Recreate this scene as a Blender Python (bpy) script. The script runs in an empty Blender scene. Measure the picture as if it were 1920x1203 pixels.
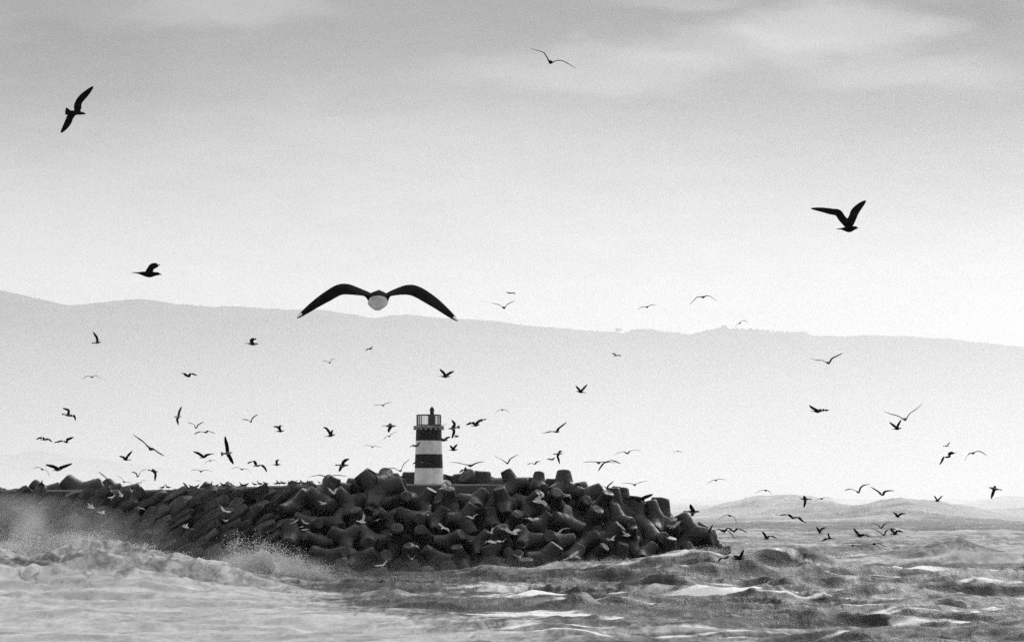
import bpy, bmesh, math, random
import numpy as np
from mathutils import Vector, Matrix, Quaternion
R = math.radians
F = 6000.0           # focal length in photo pixels (1920 wide)
HZ = 925.0           # photo row of the sea horizon
CAMH = 8.8           # camera height above the water

# ------------------------------------------------------------------ camera, sky, sun, exposure
sc = bpy.context.scene
cd = bpy.data.cameras.new('camera'); cam = bpy.data.objects.new('camera', cd); sc.collection.objects.link(cam)
cam.location = (0, 0, CAMH); cam.rotation_euler = (R(90), 0, 0)
cd.sensor_width = 36; cd.lens = F/1920*36; cd.shift_y = (HZ-601.5)/1920
cd.clip_start = .5; cd.clip_end = 60000
sc.camera = cam
sc.view_settings.view_transform = 'Standard'; sc.view_settings.look = 'None'
sc.view_settings.exposure = .25; sc.view_settings.gamma = 1
sc.cycles.volume_bounces = 3; sc.cycles.max_bounces = 6
sc.cycles.use_denoising = False; sc.cycles.sample_clamp_direct = 5; sc.cycles.sample_clamp_indirect = 4
SUN_EL, SUN_AZ = 30, 24           # degrees; azimuth measured from +Y (the view) towards +X

w = bpy.data.worlds.new('World'); sc.world = w; w.use_nodes = True
nt = w.node_tree; N = nt.nodes; LK = nt.links; N.clear()
def nd(t, **k):
    n = N.new(t)
    for a, b in k.items(): setattr(n, a, b)
    return n
def wm(op, a, b=None, clamp=False):
    n = nd('ShaderNodeMath', operation=op, use_clamp=clamp)
    for i, v in enumerate((a, b)):
        if v is None: continue
        if isinstance(v, (int, float)): n.inputs[i].default_value = v
        else: LK.new(v, n.inputs[i])
    return n.outputs[0]
tc = nd('ShaderNodeTexCoord'); sep = nd('ShaderNodeSeparateXYZ'); LK.new(tc.outputs['Generated'], sep.inputs[0])
el = wm('ARCSINE', sep.outputs[2]); az = wm('ARCTAN2', sep.outputs[0], sep.outputs[1])
# cloud deck brightness against elevation (radians / 1.6)
rp = nd('ShaderNodeValToRGB'); LK.new(wm('DIVIDE', el, 1.6, True), rp.inputs[0])
cr = rp.color_ramp; cr.interpolation = 'B_SPLINE'
stops = [(0, .66), (.02, .76), (.035, .72), (.055, .55), (.078, .33), (.10, .27), (.14, .32), (.3, .9), (.6, 1.2), (1, 1.35)]
while len(cr.elements) < len(stops): cr.elements.new(.5)
for e, (p, v) in zip(cr.elements, stops):
    e.position = p; e.color = (v, v, v, 1)
# darker away from the light
back = wm('MULTIPLY', wm('SUBTRACT', 1, wm('COSINE', wm('SUBTRACT', az, R(SUN_AZ)))), .27)
base = wm('MULTIPLY', rp.outputs[0], wm('SUBTRACT', 1, back))
# cloud structure, in direction space
def cloudnoise(scale, sx, sz, off, detail=5, rough=.55):
    cb = nd('ShaderNodeCombineXYZ')
    LK.new(wm('MULTIPLY', az, sx), cb.inputs[0]); LK.new(wm('MULTIPLY', el, sz), cb.inputs[1]); cb.inputs[2].default_value = off
    nz = nd('ShaderNodeTexNoise'); nz.inputs['Scale'].default_value = scale
    nz.inputs['Detail'].default_value = detail; nz.inputs['Roughness'].default_value = rough
    LK.new(cb.outputs[0], nz.inputs['Vector']); return nz.outputs[0]
n1 = cloudnoise(9, 1, 3.4, 3.1); n2 = cloudnoise(26, 1, 3.0, 9.7)
def bank(px, py, rx, rz, amp):
    a0, e0 = (px-960)/F, (HZ-py)/F
    u = wm('DIVIDE', wm('SUBTRACT', az, a0), rx/F); v = wm('DIVIDE', wm('SUBTRACT', el, e0), rz/F)
    warp = wm('MULTIPLY', wm('SUBTRACT', n2, .5), 2.6); warp2 = wm('MULTIPLY', wm('SUBTRACT', n1, .5), 2.2)
    r2 = wm('ADD', wm('POWER', wm('ADD', u, warp2), 2), wm('POWER', wm('ADD', v, warp), 2))
    return wm('MULTIPLY', wm('POWER', 2.718, wm('MULTIPLY', wm('POWER', r2, 2.0), -1)), amp)
add = None
for b in [(1130, 135, 270, 42, .11), (1330, 95, 250, 40, .08), (1560, 65, 190, 46, .15), (1690, 145, 190, 30, .10), (1770, 65, 70, 18, .08), (400, 25, 190, 42, .10), (1250, 12, 150, 16, .08),
          (1000, 330, 420, 150, .04), (120, 180, 260, 120, -.05), (1860, 40, 140, 50, -.04)]:
    o = bank(*b); add = o if add is None else wm('ADD', add, o)
n3 = cloudnoise(70, .8, 3.2, 5.5, 6, .6)
soft = wm('ADD', wm('MULTIPLY', wm('SUBTRACT', n1, .5), .26), wm('MULTIPLY', wm('SUBTRACT', n3, .5), .2))
tot = wm('MAXIMUM', wm('ADD', base, wm('ADD', add, wm('MULTIPLY', soft, base))), .02)
sky = nd('ShaderNodeTexSky', sky_type='NISHITA'); sky.sun_disc = False
sky.sun_elevation = R(SUN_EL); sky.sun_rotation = R(SUN_AZ)
bw = nd('ShaderNodeRGBToBW'); LK.new(sky.outputs[0], bw.inputs[0])
# thin daylight through the deck (sky texture at strength 0.05) plus the deck itself
fin = wm('ADD', wm('MULTIPLY', wm('MINIMUM', bw.outputs[0], 6), .006), tot)
bg = nd('ShaderNodeBackground'); LK.new(fin, bg.inputs[0]); bg.inputs[1].default_value = 1
wo = nd('ShaderNodeOutputWorld'); LK.new(bg.outputs[0], wo.inputs[0])

sd = bpy.data.lights.new('sun', 'SUN'); sd.energy = 1.5; sd.angle = R(35); sd.color = (1, 1, 1)
so = bpy.data.objects.new('sun', sd); sc.collection.objects.link(so)
dv = Vector((math.sin(R(SUN_AZ))*math.cos(R(SUN_EL)), math.cos(R(SUN_AZ))*math.cos(R(SUN_EL)), math.sin(R(SUN_EL))))
so.rotation_euler = dv.to_track_quat('Z', 'Y').to_euler()

# ------------------------------------------------------------------ helpers
col = sc.collection
def at(px, py, D): return Vector(((px-960)/F*D, D, CAMH+(HZ-py)/F*D))
def link(name, me, parent=None, mats=(), label=None, cat=None, group=None, kind=None, smooth=False):
    o = bpy.data.objects.new(name, me); col.objects.link(o)
    for m in mats: me.materials.append(m)
    if smooth: me.polygons.foreach_set('use_smooth', [True]*len(me.polygons))
    o.parent = parent
    tag(o, label, cat, group, kind); return o
def tag(o, label=None, cat=None, group=None, kind=None):
    for k, v in (('label', label), ('category', cat), ('group', group), ('kind', kind)):
        if v: o[k] = v
def empty(name, loc, label, cat, group=None):
    o = bpy.data.objects.new(name, None); col.objects.link(o); o.location = loc; tag(o, label, cat, group); return o
def bmlink(name, bm, parent=None, mats=(), **k):
    bmesh.ops.recalc_face_normals(bm, faces=bm.faces)
    me = bpy.data.meshes.new(name); bm.to_mesh(me); bm.free(); return link(name, me, parent, mats, **k)
def npmesh(name, co, faces):
    me = bpy.data.meshes.new(name); me.vertices.add(len(co)); me.vertices.foreach_set('co', np.asarray(co, np.float32).ravel())
    f = np.asarray(faces, np.int32); n = len(f)
    me.loops.add(n*4); me.loops.foreach_set('vertex_index', f.ravel())
    me.polygons.add(n); me.polygons.foreach_set('loop_start', np.arange(n, dtype=np.int32)*4)
    me.polygons.foreach_set('loop_total', np.full(n, 4, np.int32)); me.update(calc_edges=True); return me

class Mat:
    def __init__(s, name, g=.5, rough=.6, spec=.5):
        s.m = bpy.data.materials.new(name); s.m.use_nodes = True; s.t = s.m.node_tree
        s.b = s.t.nodes['Principled BSDF']; s.b.inputs['Base Color'].default_value = (g, g, g, 1)
        s.b.inputs['Roughness'].default_value = rough; s.b.inputs['Specular IOR Level'].default_value = spec
    def n(s, t, **k):
        n = s.t.nodes.new(t)
        for a, b in k.items():
            if a in n.inputs.keys(): n.inputs[a].default_value = b
            else: setattr(n, a, b)
        return n
    def l(s, a, b): s.t.links.new(a, b)
    def math(s, op, a, b=None, clamp=False):
        n = s.n('ShaderNodeMath', operation=op, use_clamp=clamp)
        for i, v in enumerate((a, b)):
            if v is None: continue
            if isinstance(v, (int, float)): n.inputs[i].default_value = v
            else: s.l(v, n.inputs[i])
        return n.outputs[0]
    def coord(s, kind='Object', scale=(1, 1, 1)):
        c = s.n('ShaderNodeTexCoord'); m = s.n('ShaderNodeMapping'); m.inputs['Scale'].default_value = scale
        s.l(c.outputs[kind], m.inputs[0]); return m.outputs[0]
    def noise(s, vec, scale, detail=4, rough=.55, dist=0):
        n = s.n('ShaderNodeTexNoise'); n.inputs['Scale'].default_value = scale; n.inputs['Detail'].default_value = detail
        n.inputs['Roughness'].default_value = rough; n.inputs['Distortion'].default_value = dist
        s.l(vec, n.inputs['Vector']); return n.outputs[0]
    def ramp(s, fac, stops, interp='LINEAR'):
        r = s.n('ShaderNodeValToRGB'); r.color_ramp.interpolation = interp
        while len(r.color_ramp.elements) < len(stops): r.color_ramp.elements.new(.5)
        for e, (p, v) in zip(r.color_ramp.elements, stops): e.position = p; e.color = (v, v, v, 1)
        s.l(fac, r.inputs[0]); return r.outputs[0]
    def mix(s, f, a, b):
        n = s.n('ShaderNodeMix', data_type='FLOAT')
        for i, v in ((0, f), (2, a), (3, b)):
            if isinstance(v, (int, float)): n.inputs[i].default_value = v
            else: s.l(v, n.inputs[i])
        return n.outputs[0]
    def color(s, o): s.l(o, s.b.inputs['Base Color'])
    def bump(s, h, dist, strength=1):
        b = s.n('ShaderNodeBump'); b.inputs['Distance'].default_value = dist; b.inputs['Strength'].default_value = strength
        s.l(h, b.inputs['Height']); s.l(b.outputs[0], s.b.inputs['Normal'])
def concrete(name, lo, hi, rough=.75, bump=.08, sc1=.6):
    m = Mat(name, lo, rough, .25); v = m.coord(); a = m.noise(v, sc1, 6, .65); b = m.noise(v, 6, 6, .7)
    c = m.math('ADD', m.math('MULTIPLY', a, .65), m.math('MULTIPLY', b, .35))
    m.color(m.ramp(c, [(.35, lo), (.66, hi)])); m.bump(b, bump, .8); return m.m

# ------------------------------------------------------------------ noise for the terrain and the water
def hsh(ix, iy, s):
    n = (ix.astype(np.int64)*374761393 + iy.astype(np.int64)*668265263 + s*1442695041) & 0x7fffffff
    n = ((n ^ (n >> 13))*1274126177) & 0x7fffffff
    return ((n ^ (n >> 16)) & 0xffff)/65535.0
def vn(x, y, s=0):
    ix, iy = np.floor(x), np.floor(y); fx, fy = x-ix, y-iy
    fx = fx*fx*fx*(fx*(fx*6-15)+10); fy = fy*fy*fy*(fy*(fy*6-15)+10)
    a, b, c, d = hsh(ix, iy, s), hsh(ix+1, iy, s), hsh(ix, iy+1, s), hsh(ix+1, iy+1, s)
    return (a+(b-a)*fx)+((c+(d-c)*fx)-(a+(b-a)*fx))*fy
def fbm(x, y, o=4, s=0, g=.5):
    t, a, n = 0, 1, 0
    for i in range(o):
        c, sn = math.cos(.7*i), math.sin(.7*i)
        t = t+a*vn((x*c-y*sn)*2**i+17.3*i, (x*sn+y*c)*2**i-9.1*i, s+i); n += a; a *= g
    return t/n
def ridge(x, y, s=0): return 1-np.abs(2*vn(x, y, s)-1)
def gs(u): return np.exp(-u*u)
def sstep(a, b, u):
    t = np.clip((u-a)/(b-a), 0, 1); return t*t*(3-2*t)

# ------------------------------------------------------------------ the sea
WAVES = ((46, 4, .55, 1.6, 1), (29, -16, .48, 2.0, 2), (19, 14, .40, 2.2, 3), (13.5, -24, .32, 2.2, 4), (9.5, 26, .34, 2.2, 5), (6.8, -10, .26, 2.0, 6), (4.9, 34, .18, 1.8, 7), (3.5, -36, .12, 1.5, 8), (2.5, 10, .08, 1.3, 9))
def swell(X, Y, boost=1):
    h = 0*X; sharp = 0*X
    wob = fbm(X*.018, Y*.018, 3, 5)-.5; wob2 = fbm(X*.07, Y*.05, 3, 6)-.5
    for lam, th, amp, pw, sd_ in WAVES:
        a_ = R(th); u = X*math.sin(a_)+Y*math.cos(a_)
        ph = 2*math.pi*u/lam+wob*60/lam**.5+wob2*22/lam**.5+sd_*1.7
        env = sstep(.25, .75, vn(X/lam*.55+sd_*9, Y/lam*.9, 80+sd_))
        c = (1-np.abs(np.sin(ph*.5+.25*np.sin(ph))))**1.25 if lam < 25 else (.5+.5*np.cos(ph+.35*np.sin(ph)))**pw
        fade = 1/(1+(Y/(lam*55))**3)
        h = h+amp*env*(c-.35)*2*fade; sharp = sharp+env*c**5*fade*min(1, lam/9)*(1 if lam > 8 else .6)
    return h, sharp
def sea_height(X, Y):
    h, _ = swell(X, Y)
    h = h*(.75+.35*sstep(900, 1600, 960+X/Y*F)*sstep(400, 340, Y))
    calm = 1-.2*sstep(30, -20, X)*sstep(330, 230, Y)
    h = h+(.55*(ridge(X*.11+Y*.03, Y*.21+X*.03, 21)**1.6-.35)+.28*(ridge(X*.26-Y*.05, Y*.4, 31)**1.5-.4)+.16*(fbm(X*.7, Y*.8, 3, 47)-.5)*2)/(1+(Y/700)**2)
    h = h*calm*(.6+.4*sstep(180, 300, Y))
    px = 960+X/Y*F
    wob_ = 7*(fbm(px*.012, Y*.03, 3, 101)-.5)
    pk = lambda u: np.exp(-np.sqrt(u*u+.03)*1.25)
    r = lambda x0, wx, y0, wy: gs((px-x0)/wx)*pk((Y-y0-wob_-(px-x0)*.02)/wy)
    rough = (fbm(X*.35, Y*.35, 4, 61)-.5)
    # big white wave in front of the breakwater, at the left
    crest = 304+ (px-200)*.012
    env = sstep(620, 130, px)
    prof = np.where(Y < crest, gs((Y-crest)/22), gs((Y-crest)/8))
    h += (4.3+1.9*rough+.9*(ridge(X*.22, Y*.3, 141)-.5)+.5*(ridge(X*.6, Y*.7, 142)-.5))*env**.85*prof*(1-.25*gs((px-60)/90))
    # splash piled against the rocks
    sp = 2*(fbm(X*.8, Y*.5, 4, 77)-.5)
    h += (2.6+1.2*sp)*gs((px-500)/48)*gs((Y-325)/3)+.5*gs((px-560)/60)*gs((Y-324)/3)+(.8+.4*sp)*r(410, 45, 323, 4)+(.9+.4*sp)*r(590, 60, 325, 3)
    # dark swell right of the middle
    cr_ = .45+1.1*ridge(X*.09+Y*.02, Y*.07, 97)**1.5
    h += cr_*(2.0*r(1475, 120, 322, 6)+1.9*r(1720, 230, 332, 7)+.9*r(1340, 150, 312, 5)+.7*r(1250, 200, 318, 6)+1.0*r(1580, 160, 304, 5)+1.1*r(1450, 200, 286, 5)+1.2*r(1750, 200, 272, 5))
    h += cr_*(2.2*r(1785, 100, 420, 14)+1.4*r(1900, 120, 400, 12))
    h += cr_*(1.4*r(1430, 60, 262, 5)+1.2*r(1085, 36, 243, 3.5)+.8*r(1700, 120, 245, 7)+.6*r(1230, 160, 288, 6))
    h += .7*r(960, 260, 300, 6)+cr_*1.3*r(1840, 140, 290, 10)
    h += np.interp(px, [620, 800, 1000, 1200, 1330, 1390, 1470], [0, .3, .9, 1.8, 2.5, 1.2, .1])*np.where(Y < 328, gs((Y-328)/12), gs((Y-328)/22))*(.8+.5*ridge(X*.13, Y*.12, 131))
    # heavy swells breaking further out
    ro = 1.3*(ridge(X*.014+Y*.004, Y*.012, 71)**1.5-.4)+.8*(fbm(X*.04, Y*.03, 3, 72)-.5)
    rag = .5*(ridge(px*.035+Y*.02, Y*.02-px*.01, 111)+.6*ridge(px*.09-Y*.03, Y*.04, 112)-.8)
    for x0, wx, y0, wy, a in ((1400, 120, 1250, 100, 7.6), (1490, 130, 1180, 90, 7.0), (1290, 120, 1450, 80, 5.6), (1690, 105, 1050, 70, 6.6), (1580, 160, 1100, 70, 4.6), (1790, 110, 1080, 70, 4.2),
                              (1890, 110, 1600, 90, 8.2), (2150, 300, 1250, 90, 7), (1700, 500, 2100, 120, 6.5), (1250, 260, 2300, 140, 6), (700, 500, 2400, 150, 6),
                              (2600, 500, 1700, 120, 8), (-400, 600, 1700, 120, 7)):
        h += (a+ro*1.2+rag)*gs((px-x0)/wx)*np.where(Y < y0, pk((Y-y0)/wy*1.1), gs((Y-y0)/(wy*.35)))*.98
    return h
def foam_amount(X, Y, h):
    px = 960+X/Y*F
    right = sstep(900, 1450, px)*sstep(372, 345, Y)
    _, sharp = swell(X, Y)
    wx = 26*(fbm(X*.03, Y*.02, 3, 91)-.5); wy = 22*(fbm(X*.025, Y*.03, 3, 92)-.5)
    def threads(sx, sy, sd_, p, t0, t1): return ridge((X+wx)*sx, (Y+wy+X*.12)*sy, sd_)**p*sstep(t0, t1, vn((X+wx)*sx*.7+3, (Y+wy)*sy*.5, sd_+1))
    th = threads(.016, .050, 57, 5, .35, .6)+threads(.03, .085, 61, 4.5, .4, .65)+.8*threads(.055, .15, 65, 4, .4, .65)
    patch = fbm((X+wx)*.02, (Y+wy)*.05, 4, 95)-.5
    f = .26-.42*right+1.1*patch+0*X
    f += (.42*th+.10*sharp)*(.4+.6*right)
    f += sstep(780, 1100, Y)*(.50+.5*threads(.010, .022, 143, 3, .3, .6)+.7*(fbm(X*.02, Y*.012, 4, 144)-.5))
    f += .55*sstep(1150, 500, px)*sstep(330, 235, Y)           # churned white water near left
    f += .55*sstep(760, 420, px)*sstep(345, 320, Y)
    f += .52*sstep(1900, 1200, px)*sstep(262, 218, Y)
    f += .42*gs((Y-329)/7)*sstep(600, 800, px)*sstep(1480, 1380, px)*(.3+1.2*fbm(X*.12, Y*.2, 3, 133))               # wash along the rocks
    f += .58*sstep(345, 400, Y)*sstep(1000, 700, Y)*(.7+.8*(fbm(X*.03, Y*.03, 3, 151)))
    f -= .20*gs((px-1480)/260)*gs((Y-318)/12)
    f -= .25*sstep(1300, 1650, px)*gs((Y-285)/55)
    f -= .14*sstep(600, 1000, px)*gs((Y-312)/14)
    f += .30*gs((px-1260)/330)*gs((Y-277+(px-1260)*.012)/8)*(.6+.8*vn(X*.1, (Y+X*.1)*.45, 99))     # long pale streaks
    f += .35*gs((px-500)/70)*gs((Y-325)/6)
    return f
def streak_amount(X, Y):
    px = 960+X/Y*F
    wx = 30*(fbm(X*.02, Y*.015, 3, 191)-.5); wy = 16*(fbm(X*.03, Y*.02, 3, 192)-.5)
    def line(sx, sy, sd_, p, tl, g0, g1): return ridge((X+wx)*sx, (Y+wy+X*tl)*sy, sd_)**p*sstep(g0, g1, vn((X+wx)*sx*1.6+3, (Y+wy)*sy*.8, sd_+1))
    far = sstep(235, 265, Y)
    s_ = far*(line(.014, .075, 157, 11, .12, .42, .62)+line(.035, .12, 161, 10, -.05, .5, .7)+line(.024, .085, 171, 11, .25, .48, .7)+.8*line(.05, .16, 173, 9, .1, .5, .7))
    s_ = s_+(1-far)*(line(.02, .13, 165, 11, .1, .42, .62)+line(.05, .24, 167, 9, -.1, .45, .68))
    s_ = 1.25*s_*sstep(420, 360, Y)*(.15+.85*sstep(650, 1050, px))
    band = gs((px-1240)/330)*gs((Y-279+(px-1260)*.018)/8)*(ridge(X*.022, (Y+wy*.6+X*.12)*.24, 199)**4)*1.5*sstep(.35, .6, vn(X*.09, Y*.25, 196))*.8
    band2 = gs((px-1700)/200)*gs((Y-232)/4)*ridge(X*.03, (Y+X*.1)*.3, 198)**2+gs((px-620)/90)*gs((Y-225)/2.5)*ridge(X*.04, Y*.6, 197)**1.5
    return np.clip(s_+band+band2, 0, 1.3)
ths = np.concatenate([np.linspace(-1.25, -.24, 60)[:-1], np.linspace(-.24, .24, 1400), np.linspace(.24, 1.25, 60)[1:]])
inv = np.concatenate([1/np.linspace(12, 150, 40)[:-1], np.linspace(1/150, 1/420, 460)[:-1], np.linspace(1/420, 1/2800, 150)[:-1], 1/np.geomspace(2800, 26000, 26)])
Yr = 1/inv
TH, YY = np.meshgrid(ths, Yr); XX = np.tan(TH)*YY
Hh = sea_height(XX, YY)*sstep(14, 60, YY)
Hh *= 1-sstep(3000, 5000, YY)
nr, nc = XX.shape
idx = np.arange(nr*nc).reshape(nr, nc)
fc = np.stack([idx[:-1, :-1], idx[:-1, 1:], idx[1:, 1:], idx[1:, :-1]], -1).reshape(-1, 4)
me = npmesh('sea', np.stack([XX, YY, Hh], -1).reshape(-1, 3), fc)
at_ = me.attributes.new('foam', 'FLOAT', 'POINT'); at_.data.foreach_set('value', foam_amount(XX, YY, Hh).astype(np.float32).ravel())
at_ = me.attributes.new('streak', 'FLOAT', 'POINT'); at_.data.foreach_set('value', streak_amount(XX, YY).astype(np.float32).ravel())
m = Mat('sea_water', .03, .3, .5)
v = m.coord('Object')
fa = m.n('ShaderNodeAttribute', attribute_name='foam').outputs['Fac']
warp = m.noise(v, .06, 3)
vs = m.n('ShaderNodeMapping'); vs.inputs['Scale'].default_value = (1, 1.3, 1); vs.inputs['Rotation'].default_value = (0, 0, R(8)); m.l(v, vs.inputs[0])
s1 = m.noise(vs.outputs[0], .10, 8, .62, 1.2)
vs2 = m.n('ShaderNodeMapping'); vs2.inputs['Scale'].default_value = (1, .38, 1); vs2.inputs['Rotation'].default_value = (0, 0, R(14)); m.l(v, vs2.inputs[0])
s2 = m.noise(vs2.outputs[0], .55, 8, .66, 1.4)
vs3 = m.n('ShaderNodeMapping'); vs3.inputs['Scale'].default_value = (1, .2, 1); vs3.inputs['Rotation'].default_value = (0, 0, R(-10)); m.l(v, vs3.inputs[0])
s3 = m.noise(vs3.outputs[0], 1.7, 7, .7, .8)
lace = m.math('ADD', m.math('ADD', m.math('MULTIPLY', s1, .36), m.math('MULTIPLY', s2, .34)), m.math('MULTIPLY', s3, .22))
k = m.math('ADD', m.math('MULTIPLY', m.math('SUBTRACT', lace, .5), 2.8), fa)
fm = m.ramp(k, [(.16, 0), (.46, .30), (.62, .62), (1.0, 1)])
# thin glossy threads of fresh foam
s4 = m.noise(vs.outputs[0], .16, 4, .5, 2.5)
thread = m.ramp(m.math('ABSOLUTE', m.math('SUBTRACT', s4, .5)), [(.0, 1), (.035, 0)])
tk = m.math('MULTIPLY', thread, m.ramp(s1, [(.5, 0), (.62, 1)]))
fm2 = m.math('MAXIMUM', fm, m.math('MULTIPLY', tk, .8), True)
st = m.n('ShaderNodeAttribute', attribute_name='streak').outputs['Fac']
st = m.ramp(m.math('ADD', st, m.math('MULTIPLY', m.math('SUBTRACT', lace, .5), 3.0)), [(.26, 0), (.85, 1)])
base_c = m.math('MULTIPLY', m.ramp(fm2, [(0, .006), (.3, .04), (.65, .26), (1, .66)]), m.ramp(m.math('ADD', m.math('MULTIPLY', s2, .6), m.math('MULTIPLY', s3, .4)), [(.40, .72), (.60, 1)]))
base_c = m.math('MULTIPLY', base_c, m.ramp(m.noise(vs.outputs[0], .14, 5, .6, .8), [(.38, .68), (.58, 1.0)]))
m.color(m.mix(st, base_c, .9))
m.l(m.mix(fm2, .33, .9), m.b.inputs['Roughness'])
m.l(m.mix(m.math('MAXIMUM', fm2, st), .045, .01), m.b.inputs['Specular IOR Level'])
m.bump(m.math('ADD', m.math('MULTIPLY', s2, .6), m.math('MULTIPLY', s3, .4)), .4, .7)
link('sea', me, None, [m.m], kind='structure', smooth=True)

# ------------------------------------------------------------------ hills across the bay
def hill(name, prof, D, Dfoot, back, amp, seed, mat):
    xs = np.array([p[0] for p in prof], float); ys = np.array([p[1] for p in prof], float)
    pxs = np.linspace(xs[0], xs[-1], 1500)
    top = CAMH+(HZ-np.interp(pxs, xs, ys))/F*D
    top = top+amp*(fbm(pxs*.06, pxs*0, 4, seed)-.5)*D/F
    t = np.concatenate([np.linspace(0, 1, 26), 1+np.linspace(0, 1, 6)[1:]])
    P, T = np.meshgrid(pxs, t)
    TOP = np.broadcast_to(top, P.shape)
    Yv = np.where(T <= 1, Dfoot+(D-Dfoot)*T, D+back*(T-1))
    Xv = (P-960)/F*D
    Z = np.where(T <= 1, TOP*np.clip(T, 0, 1)**1.15, TOP*(1-.5*(T-1)))
    Z = Z*(1-.10*(fbm(Xv*.004, Yv*.002, 5, seed+9)-.5)*np.clip(1-T, 0, 1)*4)
    Z[0] = -3; Z[-1] = -3
    nr, nc = P.shape; idx = np.arange(nr*nc).reshape(nr, nc)
    fc = np.stack([idx[:-1, :-1], idx[:-1, 1:], idx[1:, 1:], idx[1:, :-1]], -1).reshape(-1, 4)
    return link(name, npmesh(name, np.stack([Xv, Yv, Z], -1).reshape(-1, 3), fc), None, [mat], kind='structure', smooth=True)
mh = Mat('hill_scrub', .08, .9, .1); vv = mh.coord('Object'); mh.color(mh.ramp(mh.noise(vv, .006, 8, .7), [(.35, .04), (.65, .12)]))
RIDGE = [(-3500, 640), (-1500, 470), (-600, 440), (-150, 500), (0, 543), (40, 552), (130, 573), (190, 566), (265, 560), (330, 570), (400, 575), (450, 574), (540, 581), (570, 579), (612, 582),
         (657, 588), (700, 596), (732, 591), (763, 589), (787, 592), (830, 596), (880, 598), (930, 602), (980, 609), (1022, 612), (1072, 617), (1147, 622), (1175, 624), (1183, 617),
         (1223, 617), (1250, 622), (1292, 628), (1313, 623), (1333, 618), (1358, 615), (1375, 617), (1417, 618), (1472, 623), (1510, 621), (1523, 629), (1591, 630), (1621, 628),
         (1698, 630), (1783, 635), (1847, 642), (1920, 650), (2300, 690), (3200, 780), (4800, 905)]
HD = 8000
hill('hill', RIDGE, HD, 5600, 700, 3.0, 3, mh.m)
HEAD = [(-2600, 930), (-900, 800), (-300, 838), (-100, 856), (0, 852), (25, 851), (55, 845), (72, 843), (100, 849), (140, 857), (200, 863), (300, 876), (400, 892), (520, 915), (600, 930)]
hill('headland', HEAD, 4200, 3600, 500, 3.0, 8, mh.m)

# trees along the ridge
ml = Mat('leaf', .05, .8, .1); vv = ml.coord(); ml.color(ml.ramp(ml.noise(vv, .3, 4), [(.35, .03), (.65, .09)])); mt = Mat('bark', .08, .9)
def crown(rnd, blobs, nleaf, leaf):
    bm = bmesh.new()
    for (c, r) in blobs:
        for _ in range(nleaf):
            d = Vector((rnd.gauss(0, 1), rnd.gauss(0, 1), rnd.gauss(0, 1))).normalized()*r*rnd.random()**.4
            p = Vector(c)+Vector((d.x, d.y, d.z*.8))
            q = Quaternion((rnd.gauss(0, 1), rnd.gauss(0, 1), rnd.gauss(0, 1), rnd.gauss(0, 1))).normalized()
            s = leaf*rnd.uniform(.6, 1.4)
            bm.faces.new([bm.verts.new(p+q@Vector(a)*s) for a in ((-1, -.5, 0), (0, -.9, .2), (1, .1, 0), (.1, .8, -.2))])
    return bm
rnd = random.Random(4)
def ridge_y(px): return float(np.interp(px, [p[0] for p in RIDGE], [p[1] for p in RIDGE]))
def hill_tree(px, hpx, label):
    b = at(px, ridge_y(px)+1.5, HD); k = HD/F
    t = empty('tree', b, label, 'tree', 'trees standing on the ridge')
    bm = bmesh.new(); bmesh.ops.create_cone(bm, segments=8, radius1=.5*k, radius2=.25*k, depth=hpx*.7*k, matrix=Matrix.Translation((0, 0, hpx*.3*k)))
    bmlink('trunk', bm, t, [mt.m])
    bl = [((rnd.uniform(-.5, .5)*hpx*k, rnd.uniform(-.4, .4)*hpx*k, rnd.uniform(.45, .9)*hpx*k), rnd.uniform(.2, .38)*hpx*k) for _ in range(8)]
    bmlink('crown', crown(rnd, bl, 60, .9*k), t, [ml.m])
hill_tree(1160, 9, 'tall tree with a split crown standing alone on the hazy ridge')
hill_tree(1358, 7, 'bushy tree at the top of the wooded knoll on the hazy ridge')
bl = []
for a, b_, n, r in ((1305, 1420, 70, 3.0), (1420, 1480, 22, 2.2), (1236, 1290, 22, 2.4), (1085, 1150, 14, 1.2), (1168, 1178, 4, 2.2), (1525, 1640, 22, 1.2), (880, 1080, 26, .9), (0, 560, 70, 1.0)):
    for _ in range(n):
        px = rnd.uniform(a, b_); c = at(px, ridge_y(px)+rnd.uniform(-.4, 1.2), HD); bl.append(((c.x, c.y+rnd.uniform(-30, 60), c.z), rnd.uniform(.6, 1)*r*HD/F))
bmlink('ridge_wood', crown(rnd, bl, 26, 1.1), None, [ml.m], label='scrubby wood growing along the hazy ridge', kind='stuff', cat='wood')

# ------------------------------------------------------------------ breakwater
CR = 9.85                                             # crest height
def face_y(x):                                        # depth of the seaward crest edge
    return 347.0 + (0 if x < 2 else .55*(x-2)**1.15)
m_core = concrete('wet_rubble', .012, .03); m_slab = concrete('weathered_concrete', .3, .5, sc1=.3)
bw_ = empty('breakwater', (0, 347, 0), 'long dark rubble breakwater with a flat concrete top running out to sea', 'breakwater')
def slab_z(x): return CR-.62*(1-min(1, max(0, (x+38)/18)))
def core_mesh():
    bm = bmesh.new(); rings = []
    xs = [-400, -200, -120, -80, -60, -45, -30, -20, -10, -4, 1, 5, 9, 13, 17, 21, 24]
    for i, x in enumerate(xs):
        e = max(0, (x-8)/16); z = slab_z(x)-.2 - max(0, 9.5*min(1, e)**1.1)
        wd = 9*(1-.4*min(1, e)); y = face_y(x)
        sl = 1.15*z+2.2
        prof = [(y-sl, -2.0), (y-.2, z), (y+wd, z), (y+wd+sl, -2.0)]
        rings.append([bm.verts.new((x+8 - 8, yy-347, zz)) for yy, zz in prof])
    for a, b in zip(rings, rings[1:]):
        for j in range(3): bm.faces.new((a[j], a[j+1], b[j+1], b[j]))
    bm.faces.new(rings[-1]); bm.faces.new(rings[0][::-1]); return bm
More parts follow.
